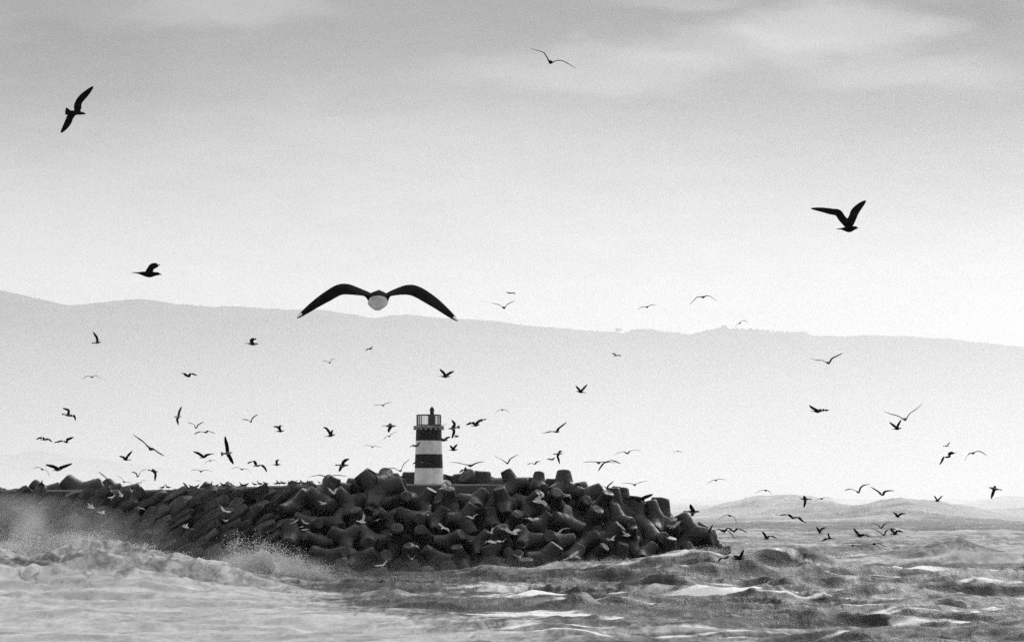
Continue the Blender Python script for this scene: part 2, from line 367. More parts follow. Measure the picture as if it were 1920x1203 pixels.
bmlink('core', core_mesh(), bw_, [m_core])
def box(bm, x0, x1, y0, y1, z0, z1, bev=0):
    r = bmesh.ops.create_cube(bm, size=1, matrix=Matrix.Translation(((x0+x1)/2, (y0+y1)/2, (z0+z1)/2))@Matrix.Diagonal((x1-x0, y1-y0, z1-z0, 1)))
    if bev: bmesh.ops.bevel(bm, geom=list({e for v in r['verts'] for e in v.link_edges}), offset=bev, segments=2, affect='EDGES')
bm = bmesh.new(); x = -400
rr = random.Random(9)
while x < 4:
    L = (2.4 if -40 < x < -20 else 7.6) if x > -130 else 30
    z = slab_z(x+L/2)+rr.uniform(-.03, .03); box(bm, x, min(4, x+L)-.03, .4, 8.4, z-.22, z, .04); x += L
bmlink('crest_slab', bm, bw_, [m_slab])

# tetrapods: one star-shaped solid, four tapering blunt arms
TD = [Vector((0, 0, 1)), Vector((math.sqrt(8/9), 0, -1/3)), Vector((-math.sqrt(2/9), math.sqrt(2/3), -1/3)), Vector((-math.sqrt(2/9), -math.sqrt(2/3), -1/3))]
def tetra_mesh(seed, r0=.50, k=.17):
    bm = bmesh.new(); bmesh.ops.create_icosphere(bm, subdivisions=6, radius=1)
    rr = random.Random(seed); ph = [rr.uniform(0, 6) for _ in range(6)]
    for v in bm.verts:
        d = v.co.normalized(); best = 0
        for a in TD:
            c = d.dot(a)
            if c <= 0: continue
            s = math.sqrt(max(0, 1-c*c)); side = r0/(s+k*c); cap = 1.0/c
            r = (side**-26+cap**-26)**(-1/26)
            best = max(best, r)
        core = .50
        r = (best**8+core**8)**(1/8)
        r *= 1+.012*math.sin(7*d.x+ph[0])*math.sin(6*d.y+ph[1])+.008*math.sin(15*d.z+ph[2])*math.sin(13*d.x+ph[3])
        v.co = d*r
    bmesh.ops.recalc_face_normals(bm, faces=bm.faces)
    me = bpy.data.meshes.new('tetrapod'); bm.to_mesh(me); bm.free()
    me.polygons.foreach_set('use_smooth', [True]*len(me.polygons)); return me
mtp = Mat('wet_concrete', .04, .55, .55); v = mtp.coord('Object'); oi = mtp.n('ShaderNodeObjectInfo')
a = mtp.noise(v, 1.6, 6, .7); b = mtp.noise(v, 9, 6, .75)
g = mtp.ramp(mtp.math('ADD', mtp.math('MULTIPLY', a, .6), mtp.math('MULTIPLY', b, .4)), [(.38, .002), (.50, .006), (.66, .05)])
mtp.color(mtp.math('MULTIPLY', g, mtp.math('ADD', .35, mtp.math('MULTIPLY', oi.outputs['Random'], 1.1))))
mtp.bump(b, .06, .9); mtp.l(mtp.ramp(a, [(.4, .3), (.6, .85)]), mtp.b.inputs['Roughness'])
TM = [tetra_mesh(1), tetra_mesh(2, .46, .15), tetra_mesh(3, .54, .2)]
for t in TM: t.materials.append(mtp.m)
tet = []; TAGS = {}
rt = random.Random(21)
def put_tet(x, y, z, size, rot, label, group):
    o = bpy.data.objects.new('tetrapod', TM[len(tet) % 3]); col.objects.link(o)
    o.location = (x, y, z); o.scale = (size,)*3; o.rotation_euler = rot
    if isinstance(label, tuple): TAGS[o.name] = label; label = None
    tag(o, label, 'tetrapod', group); tet.append(o); return o
def rr3(): return (rt.uniform(0, 6.28), rt.uniform(0, 6.28), rt.uniform(0, 6.28))
def crest_at(x): return (slab_z(x)-.85 if x < -18 else (CR-1.7 if -12.8 < x < .2 else CR-.6)) if x < 6 else max(.6, CR-.4-(x-6)*.56)
# seaward face
row = 0; z = -.3
while z < CR+.1:
    x = -23+(row % 2)*1.3
    while x < 23:
        ct = crest_at(x)
        if z < ct+(1.3 if x < -18 else .45):
            left = False
            s = (1.55 if left else 2.05)*rt.uniform(.88, 1.15)
            sl = 1.15*(CR-z)
            y = face_y(x)-.9-sl*(1 if x < 6 else .85) - s*.35 + rt.uniform(-.35, .35)
            if left:
                dd = Vector((.62+rt.uniform(-.2, .2), -.45+rt.uniform(-.25, .25), .62+rt.uniform(-.2, .25))).normalized()
                rot = (dd.to_track_quat('Z', 'Y').to_matrix()@Matrix.Rotation(rt.uniform(0, 6.28), 3, 'Z')).to_euler()
            else: rot = rr3()
            zone = 'middle' if x < 6 else 'head'
            lab = (zone, row)
            put_tet(x+rt.uniform(-.35, .35), y, min(z+rt.uniform(-.3, .3), slab_z(x)-(1.3 if left else 1.75)) if x < -19 else z+rt.uniform(-.3, .3), s, rot, lab,
                    'tetrapods on the seaward slope' if x < 6 else 'tetrapods on the breakwater head')
        x += 2.75
    z += 1.95; row += 1
rowname = ['bottom row', 'second row up', 'third row up', 'fourth row up', 'fifth row up', 'top row']
ORD = ['first', 'second', 'third', 'fourth', 'fifth', 'sixth', 'seventh', 'eighth', 'ninth', 'tenth', 'eleventh', 'twelfth', 'thirteenth', 'fourteenth', 'fifteenth', 'sixteenth', 'seventeenth', 'eighteenth', 'nineteenth', 'twentieth']
GROUPS_ = {}
for o in tet: GROUPS_.setdefault((TAGS[o.name]), []).append(o)
ZN = {'shoreward': 'leaning tetrapod of the low shoreward stretch, %s, %s from the left', 'middle': 'large dark tetrapod below the lighthouse, %s, %s from the left', 'head': 'large dark tetrapod on the outer head, %s, %s from the left'}
for (zn, rw), lst in GROUPS_.items():
    for j, o in enumerate(sorted(lst, key=lambda q: q.location.x/q.location.y)): o['label'] = ZN[zn] % (rowname[min(rw, 5)], ORD[j])
# rubble boulders leaning up the slope of the shoreward arm
from mathutils import noise as mn
def boulder_mesh(seed):
    rr = random.Random(seed); bm = bmesh.new(); bmesh.ops.create_cube(bm, size=2)
    for v in bm.verts: v.co = Vector((v.co.x*rr.uniform(.8, 1.1), v.co.y*rr.uniform(.65, 1.15), v.co.z*rr.uniform(.6, 1.15)))
    for _ in range(5):                                  # knock corners off with random planes
        n = Vector((rr.uniform(-1, 1), rr.uniform(-1, 1), rr.uniform(-1, 1))).normalized()
        r = bmesh.ops.bisect_plane(bm, geom=bm.verts[:]+bm.edges[:]+bm.faces[:], plane_co=n*rr.uniform(.85, 1.1), plane_no=n, clear_outer=True)
        bmesh.ops.contextual_create(bm, geom=[e for e in r['geom_cut'] if isinstance(e, bmesh.types.BMEdge)])
    bmesh.ops.bevel(bm, geom=bm.edges[:], offset=.10, segments=2, affect='EDGES')
    bmesh.ops.triangulate(bm, faces=bm.faces[:]); bmesh.ops.subdivide_edges(bm, edges=bm.edges[:], cuts=3, use_grid_fill=True)
    for v in bm.verts: v.co = Vector((v.co.x*1.25, v.co.y*.62, v.co.z*.5)); v.co += Vector(v.co).normalized()*.05*mn.fractal(v.co*2.2+Vector((seed*7, 0, 0)), 1, 2, 4)
    bmesh.ops.recalc_face_normals(bm, faces=bm.faces)
    me = bpy.data.meshes.new('boulder'); bm.to_mesh(me); bm.free(); return me
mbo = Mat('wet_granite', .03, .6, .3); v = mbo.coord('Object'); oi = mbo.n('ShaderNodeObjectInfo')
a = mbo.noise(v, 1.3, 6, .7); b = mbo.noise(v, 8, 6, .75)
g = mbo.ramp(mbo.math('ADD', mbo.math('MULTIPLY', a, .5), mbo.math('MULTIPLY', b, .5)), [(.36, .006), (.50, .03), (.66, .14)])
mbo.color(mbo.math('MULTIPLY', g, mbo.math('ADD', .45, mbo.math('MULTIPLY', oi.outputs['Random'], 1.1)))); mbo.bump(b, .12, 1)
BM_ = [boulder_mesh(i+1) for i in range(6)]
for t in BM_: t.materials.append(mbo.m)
z = -.6; row = 0; RB = {}
rowb = ['lowest row', 'second row up', 'third row up', 'fourth row up', 'fifth row up', 'sixth row up', 'seventh row up', 'eighth row up', 'top row']
while row < 9:
    x = -63+(row % 2)*.9
    while x < -21.5:
        zc = min(z+rt.uniform(-.3, .3), slab_z(x)-rt.uniform(.75, 1.15))
        o = bpy.data.objects.new('boulder', rt.choice(BM_)); col.objects.link(o)
        sl = 1.15*(CR-zc); s = rt.uniform(.85, 1.3)
        o.location = (x+rt.uniform(-.4, .4), face_y(x)-.75-sl+rt.uniform(-.35, .35), zc)
        dd = Vector((.78+rt.uniform(-.15, .15), .25+rt.uniform(-.25, .25), .60+rt.uniform(-.28, .22))).normalized()
        q = dd.to_track_quat('X', 'Z').to_matrix()@Matrix.Rotation(rt.uniform(-.9, .9), 3, 'X')
        o.rotation_euler = q.to_euler(); o.scale = (s*rt.uniform(.95, 1.35), s, s*rt.uniform(.8, 1.2))
        tag(o, None, 'boulder', 'boulders on the slope of the long arm'); RB.setdefault(row, []).append(o)
        x += rt.uniform(1.45, 1.95)
    z += 1.14; row += 1
ORDL = ORD+['twenty-first', 'twenty-second', 'twenty-third', 'twenty-fourth', 'twenty-fifth', 'twenty-sixth', 'twenty-seventh', 'twenty-eighth', 'twenty-ninth', 'thirtieth']
for rw, lst in RB.items():
    for j, o in enumerate(sorted(lst, key=lambda q: q.location.x)): o['label'] = 'leaning angular boulder on the long arm, %s, %s from the left' % (rowb[rw], ORDL[j])
# tetrapods whose tops break the skyline: (photo px, top py, radius px, depth, tilt about the view axis)
SKY = [(15, 918, 24, 352, 30), (35, 917, 22, 357, 70), (78, 913, 22, 349, 10), (113, 907, 26, 358, 62), (155, 908, 24, 358, 60), (190, 901, 34, 357, 62), (228, 909, 30, 358, 64), (262, 909, 34, 358, 66),
       (432, 909, 26, 352, 60), (462, 910, 20, 353, 65), (588, 903, 22, 350, 62),
       (625, 894, 30, 344, 20), (680, 882, 38, 344, -40), (712, 890, 34, 357, 8), (733, 891, 34, 358, -10), (752, 893, 32, 359, 18), (769, 889, 34, 358, 0),
       (845, 894, 34, 359, 10), (865, 891, 36, 358, -5), (904, 887, 38, 357, 4), (920, 893, 34, 359, 20), (945, 900, 38, 358, 75), (975, 902, 34, 352, 0), (994, 899, 38, 348, 6), (1040, 902, 38, 349, 0),
       (1060, 903, 36, 352, 12), (1100, 908, 38, 354, 70), (1128, 910, 36, 352, 60), (1150, 918, 30, 356, 0), (1163, 916, 34, 359, 4), (1192, 933, 36, 357, 8), (1218, 940, 34, 358, -12),
       (1238, 936, 36, 362, 6), (1276, 963, 36, 362, -25), (1320, 982, 34, 364, 28), (1335, 1007, 30, 366, 20), (1352, 1020, 26, 368, 75), (1368, 1024, 18, 369, 80)]
for i, (px, py, r, D, tilt) in enumerate(SKY):
    s = r/F*D*1.35; p = at(px, py, D)
    q = Matrix.Rotation(R(tilt), 4, 'Y')@Matrix.Rotation(rt.uniform(0, 6.28), 4, 'Z')
    up = q@Vector((0, 0, 1))
    c = Vector((p.x, D, p.z))-up*s*.9-Vector((0, 0, s*.12*abs(math.sin(R(tilt)))*2))
    o = put_tet(c.x, c.y, c.z, s, (0, 0, 0), '', 'tetrapods along the skyline of the breakwater'); o.rotation_euler = q.to_euler()
    if px < 300: zone = 'half-hidden dark tetrapod behind the flat low crest, %s from the shore end'; k = i+1
    elif px < 600: zone = 'small low tetrapod on the crest among the resting gulls, %s from the shore end'; k = i-7
    elif px < 800: zone = 'blunt dark tetrapod on the skyline shoreward of the lighthouse, %s in order'; k = i-10
    elif px < 1140: zone = 'blunt dark tetrapod on the skyline seaward of the lighthouse, %s in order'; k = i-16
    else: zone = 'dark tetrapod on the falling outline of the breakwater head, %s going outward'; k = i-27
    ords = ['first', 'second', 'third', 'fourth', 'fifth', 'sixth', 'seventh', 'eighth', 'ninth', 'tenth', 'eleventh', 'twelfth']
    o['label'] = zone % ords[k-1]

# ------------------------------------------------------------------ lighthouse
TX, TY = (804-960)/F*352, 352.0
KP = 352/F
lh = empty('lighthouse', (TX, TY, CR), 'short round lighthouse tower striped black and white with a railed gallery', 'lighthouse')
m_white = concrete('white_render', .55, .88, .8, .02, 1.2); m_black = concrete('black_paint', .010, .022, .6, .02, 1.5); m_iron = concrete('painted_iron', .012, .03, .5, .004)
def ring_solid(zs, n=64):
    bm = bmesh.new(); rings = []
    for r, z in zs: rings.append([bm.verts.new((r*math.cos(2*math.pi*i/n), r*math.sin(2*math.pi*i/n), z)) for i in range(n)])
    for a, b in zip(rings, rings[1:]):
        for i in range(n): bm.faces.new((a[i], a[(i+1) % n], b[(i+1) % n], b[i]))
    bm.faces.new(rings[0][::-1]); bm.faces.new(rings[-1]); return bm
zpx = lambda py: CAMH+(HZ-py)/F*352-CR
wr = lambda py: (23.6+(27.2-23.6)*(py-802)/(907-802))*KP
for name, y0, y1, mt_, lb in (('tower_band', 910, 877, m_white, 'white lowest band of the tower'), ('tower_band', 877, 851, m_black, 'black band in the middle of the tower'),
                              ('tower_band', 851, 825.5, m_white, 'white band below the top black band'), ('tower_band', 825.5, 803, m_black, 'black band under the gallery')):
    ofs = .012 if mt_ is m_black else 0
    o = bmlink(name, ring_solid([(wr(y0)+ofs, zpx(y0)), (wr((y0+y1)/2)+ofs, zpx((y0+y1)/2)), (wr(y1)+ofs, zpx(y1))]), lh, [mt_], smooth=False); o['label'] = lb
g0, g1 = zpx(803), zpx(798)
gal = bmlink('gallery', ring_solid([(26*KP, g0-.02), (28.8*KP, g0+.10), (29*KP, g0+.14), (29*KP, g1-.02), (28.6*KP, g1)]), lh, [concrete('stained_concrete', .10, .5, .8, .03, 1.6)])
bm = bmesh.new()
for i in range(18):
    a = 2*math.pi*i/18; q = Matrix.Rotation(a, 4, 'Z')
    bmesh.ops.create_cube(bm, size=1, matrix=q@Matrix.Translation((26.2*KP, 0, g0-.07))@Matrix.Diagonal((.30, .16, .16, 1)))
bmlink('corbels', bm, gal, [m_slab])
def tube_ring(bm, r, z, t, n=64, mseg=6):
    rings = []
    for i in range(n):
        a = 2*math.pi*i/n
        rings.append([bm.verts.new(((r+t*math.cos(b))*math.cos(a), (r+t*math.cos(b))*math.sin(a), z+t*math.sin(b))) for b in [2*math.pi*j/mseg for j in range(mseg)]])
    for i in range(n):
        A, B = rings[i], rings[(i+1) % n]
        for j in range(mseg): bm.faces.new((A[j], B[j], B[(j+1) % mseg], A[(j+1) % mseg]))
r0 = 22.6*KP; z0, z1 = zpx(797), zpx(777.5)
rail = bm = bmesh.new(); tube_ring(bm, r0, z1, .045); tube_ring(bm, r0, z0+.06, .04)
hr = bmlink('railing', bm, lh, [m_iron])
bm = bmesh.new()
for i in range(46):
    a = 2*math.pi*i/46; t = .045 if i % 6 == 0 else .018
    bmesh.ops.create_cone(bm, segments=6, radius1=t, radius2=t, depth=z1-g1, matrix=Matrix.Translation((r0*math.cos(a), r0*math.sin(a), (z1+g1)/2)))
bmlink('balusters', bm, hr, [m_iron])
lx = (810-804)*KP
ped = ring_solid([(6.2*KP, g1), (6.2*KP, zpx(779)), (5.2*KP, zpx(778))], 24)
o = bmlink('lantern_pedestal', ped, lh, [concrete('grey_steel', .05, .14, .6, .01)]); o.location = (lx, 0, 0)
lan = bmlink('lantern', ring_solid([(4.0*KP, zpx(778)), (3.7*KP, zpx(770.5)), (3.6*KP, zpx(769.5))], 24), lh, [m_iron], smooth=False); lan.location = (lx, 0, 0)
cap = bmlink('lantern_cap', ring_solid([(5.0*KP, zpx(769.6)), (5.0*KP, zpx(768.8)), (4.0*KP, zpx(767)), (3.4*KP, zpx(765)), (2.2*KP, zpx(763.2)), (.6*KP, zpx(762.2)), (.3*KP, zpx(762.6)+.12)], 24), lan, [m_iron])

# ------------------------------------------------------------------ gulls in flight
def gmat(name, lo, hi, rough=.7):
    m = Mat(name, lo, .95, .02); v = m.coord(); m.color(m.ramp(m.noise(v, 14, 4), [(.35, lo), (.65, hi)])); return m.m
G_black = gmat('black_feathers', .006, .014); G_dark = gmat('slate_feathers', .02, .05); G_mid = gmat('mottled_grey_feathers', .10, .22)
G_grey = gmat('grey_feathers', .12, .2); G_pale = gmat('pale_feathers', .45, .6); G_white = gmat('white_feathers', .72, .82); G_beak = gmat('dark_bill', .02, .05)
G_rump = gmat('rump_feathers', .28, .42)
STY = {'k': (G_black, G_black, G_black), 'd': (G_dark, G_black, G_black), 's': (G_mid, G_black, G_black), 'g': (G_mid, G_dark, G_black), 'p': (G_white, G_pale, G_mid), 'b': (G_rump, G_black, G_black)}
BR = [(0, .060, .004, -.002), (.05, .064, .006, -.002), (.15, .046, .010, 0), (.25, .034, .022, 0), (.35, .046, .040, -.002), (.44, .056, .052, -.006), (.51, .062, .060, -.008), (.57, .064, .063, -.008),
      (.63, .062, .061, -.006), (.69, .055, .054, -.002), (.75, .043, .044, .005), (.80, .036, .037, .010), (.85, .034, .035, .014), (.895, .027, .028, .013), (.925, .012, .013, .007), (.965, .009, .010, .004), (1, .002, .004, -.010)]
H0, H1 = 5, 9
CH = [(0, .21), (.12, .19), (.3, .165), (.45, .175), (.6, .16), (.75, .125), (.9, .085), (.97, .05), (1, .02)]
CP = [.06, .3, .55, .8, .96]; TP = [.3, .8, 1, .85, .5]
def crm(P, n):
    out = []
    Q = [P[0]*2-P[1]]+P+[P[-1]*2-P[-2]]
    for i in range(1, len(Q)-2):
        for j in range(n):
            t = j/n; a, b, c, d = Q[i-1], Q[i], Q[i+1], Q[i+2]
            out.append(.5*((2*b)+(c-a)*t+(2*a-5*b+4*c-d)*t*t+(3*b-a-3*c+d)*t**3))
    out.append(P[-1]); return out
def make_gull(crop, style, A, S, B, T=None, H=None, away=1, chord=1, Dmax=None, hs=0, fan=1, Dset=None, thick=1, wide=None, td=0):
    x0, y0, k = crop
    cv = lambda p: Vector((x0+p[0]/k, 0, -(y0+p[1]/k)))       # image plane, z up, in photo px
    A = [cv(p) for p in A]; B = [cv(p) for p in B]; S = cv(S)
    given = T is not None
    if given: T, H = cv(T), cv(H)
    C = T.lerp(H, .57) if given else S
    ln = lambda P: sum((a-b).length for a, b in zip([C]+P[::-1], P[::-1]))
    # A and B are both listed tip first for A, root first for B -> make both root first
    Ar = A[::-1]; Br = B
    def plen(P): return sum((b-a).length for a, b in zip([C]+P, P))
    la, lb = plen(Ar), plen(Br)
    s = max(2*max(la, lb)/1.34, ((H-T).length/.6 if given else 0), 1)
    D = F/s
    if Dset: D = Dset
    if Dmax: D = min(D, Dmax)
    m_ = D/F                                                    # metres per px at that depth
    U = s*m_                                                    # metres per unit of bird (1 unless clamped)
    w3 = lambda p: Vector(((p.x-960)*m_, D, CAMH+(HZ+p.z)*m_))
    if given:
        d = (H-T)/s; ay = math.sqrt(max(.0, (.6*(1 if style == 'b' else min(1, max(.66, d.length/.6))))**2-d.length_squared)); ax = Vector((d.x, away*ay, d.z)).normalized()
    else:
        ax = Vector((.15*random.uniform(-1, 1), away, -.12)).normalized()
    bl = min(1, max(.66, (H-T).length/s/.6)) if given else .85
    if style == 'b': bl = 1
    C3 = w3(C)
    if wide is None: wide = min(.8, max(0, (H-T).length/s/.6-.25)*1.1) if given else 0
    def wing(P, sgn):
        pts = []; y = 0; prev = C; tot = .66
        L = [(b-a).length/s for a, b in zip([C]+P, P)]; sl = sum(L) or 1
        need = math.sqrt(max(0, tot*tot-min(sl, tot)**2))
        for p, l in zip(P, L):
            y += sgn*need*(l/sl)*.9; v = w3(p); v.y += y*U
            v.x = (p.x-960)*m_*(1+y*U/D); v.z = CAMH+(HZ+p.z)*m_*(1+y*U/D); pts.append(v)
        return pts
    sg = -1 if (ax.x > 0) else 1
    WA, WB = wing(Ar, -1), wing(Br, 1)
    lat = (WB[min(1, len(WB)-1)]-WA[min(1, len(WA)-1)]); lat = lat-ax*lat.dot(ax)
    if lat.length < 1e-4: lat = ax.cross(Vector((0, 0, 1)))
    lat.normalize(); up = ax.cross(lat)*-1
    if up.z < 0 and abs(lat.x) < 2: up = -up
    verts, faces, mi = [], [], []
    NS = 12
    for (t, bw_, bh, zo) in BR:
        f_ = fan if t < .2 else 1
        if td: zo -= td*max(0, 1-t/.36); bh *= 1-.55*max(0, 1-t/.5); bw_ = {0: .012, .05: .022, .15: .050, .25: .078, .35: .066, .44: .066, .51: .082, .57: .08, .63: .075}.get(t, bw_*.8)
        for j in range(NS):
            a = 2*math.pi*j/NS
            verts.append(C3+U*(ax*(t-.57)*.6*bl+(lat*math.cos(a)*bw_*f_+up*(math.sin(a)*bh*(1.12 if math.sin(a) < 0 else .9)+zo))*bl**.8))
    for i in range(len(BR)-1):
        for j in range(NS):
            if H0 <= i < H1 and j in (11, 0, 5, 6): continue
            faces.append([i*NS+j, i*NS+(j+1) % NS, (i+1)*NS+(j+1) % NS, (i+1)*NS+j]); mi.append(3 if i >= 14 else (1 if style == 'b' and (i >= 4) else 0))
    faces.append([j for j in range(NS)][::-1]); mi.append(0); faces.append([(len(BR)-1)*NS+j for j in range(NS)]); mi.append(3)
    for (P, side) in ((WA, 6), (WB, 0)):
        topk, botk = ((side-1) % 12, (side+1) % 12) if side == 6 else ((side+1) % 12, (side-1) % 12)
        hole = [r*NS+topk for r in range(H0, H1+1)]+[H1*NS+side]+[r*NS+botk for r in range(H1, H0-1, -1)]+[H0*NS+side]
        d0 = lat*(-1 if side == 6 else 1)
        root = C3+d0*.055*U+up*.012*U
        path = crm([root]+P, 3)
        cum = [0]
        for a, b in zip(path, path[1:]): cum.append(cum[-1]+(b-a).length)
        tot = cum[-1] or 1; prev = hole
        for i in range(1, len(path)):
            s_ = cum[i]/tot
            sp = (path[min(i+1, len(path)-1)]-path[i-1])
            if sp.length < 1e-6: sp = d0.copy()
            sp.normalize()
            c = ax-sp*ax.dot(sp)*.85
            if c.length < .35: c = c+Vector((0, -.5, -.2))
            c.normalize()
            ip = Vector((-sp.z, 0, sp.x)); 
            if ip.length > .15:
                ip.normalize()
                if ip.dot(ax) < 0: ip = -ip
                wd = wide*min(1, s_/.3) if style == 'b' else wide
                c = (c*(1-wd)+ip*wd).normalized()
                c = (c-sp*c.dot(sp)*.9).normalized()
            nrm = sp.cross(c); nrm.normalize()
            if nrm.dot(up) < 0: nrm = -nrm
            for q in range(len(CH)-1):
                if CH[q][0] <= s_ <= CH[q+1][0]+1e-9:
                    u = (s_-CH[q][0])/(CH[q+1][0]-CH[q][0]); ch = CH[q][1]+(CH[q+1][1]-CH[q][1])*u; break
            ch *= U*chord*(1-.28*wide if style != 'b' else 1); th = U*thick*(.024-.017*s_)
            sec = []
            off = -.5
            for cp, tp in zip(CP, TP): sec.append(path[i]+c*(cp+off)*ch+nrm*tp*th*.5)
            sec.append(path[i]+c*(1+off)*ch)
            for cp, tp in list(zip(CP, TP))[::-1]: sec.append(path[i]+c*(cp+off)*ch-nrm*tp*th*.5)
            sec.append(path[i]+c*(0+off)*ch)
            base_ = len(verts); verts += sec; cur = list(range(base_, base_+12))
            for j in range(12):
                faces.append([prev[j], prev[(j+1) % 12], cur[(j+1) % 12], cur[j]])
                mi.append(2 if s_ > .74 else 1)
                if style == 'b' and s_ > .965 and j in (1, 2): mi[-1] = 4
            prev = cur
        faces.append(prev[::-1]); mi.append(2)
    me = bpy.data.meshes.new('flying_gull')
    me.from_pydata([tuple(v-C3) for v in verts], [], faces)
    for mm in STY[style]: me.materials.append(mm)
    me.materials.append(G_beak); me.materials.append(G_white)
    me.polygons.foreach_set('material_index', mi); me.polygons.foreach_set('use_smooth', [True]*len(faces))
    bm = bmesh.new(); bm.from_mesh(me)
    bmesh.ops.delete(bm, geom=[v for v in bm.verts if not v.link_faces], context='VERTS')
    bmesh.ops.recalc_face_normals(bm, faces=bm.faces)
    bm.to_mesh(me); bm.free()
    o = bpy.data.objects.new('flying_gull', me); col.objects.link(o); o.location = C3
    if s > 60: sm = o.modifiers.new('smooth', 'SUBSURF'); sm.levels = 1; sm.render_levels = 2
    return o, (C.x, -C.z, s, D, Ar[-1], Br[-1], H if given else None, T if given else None, C)

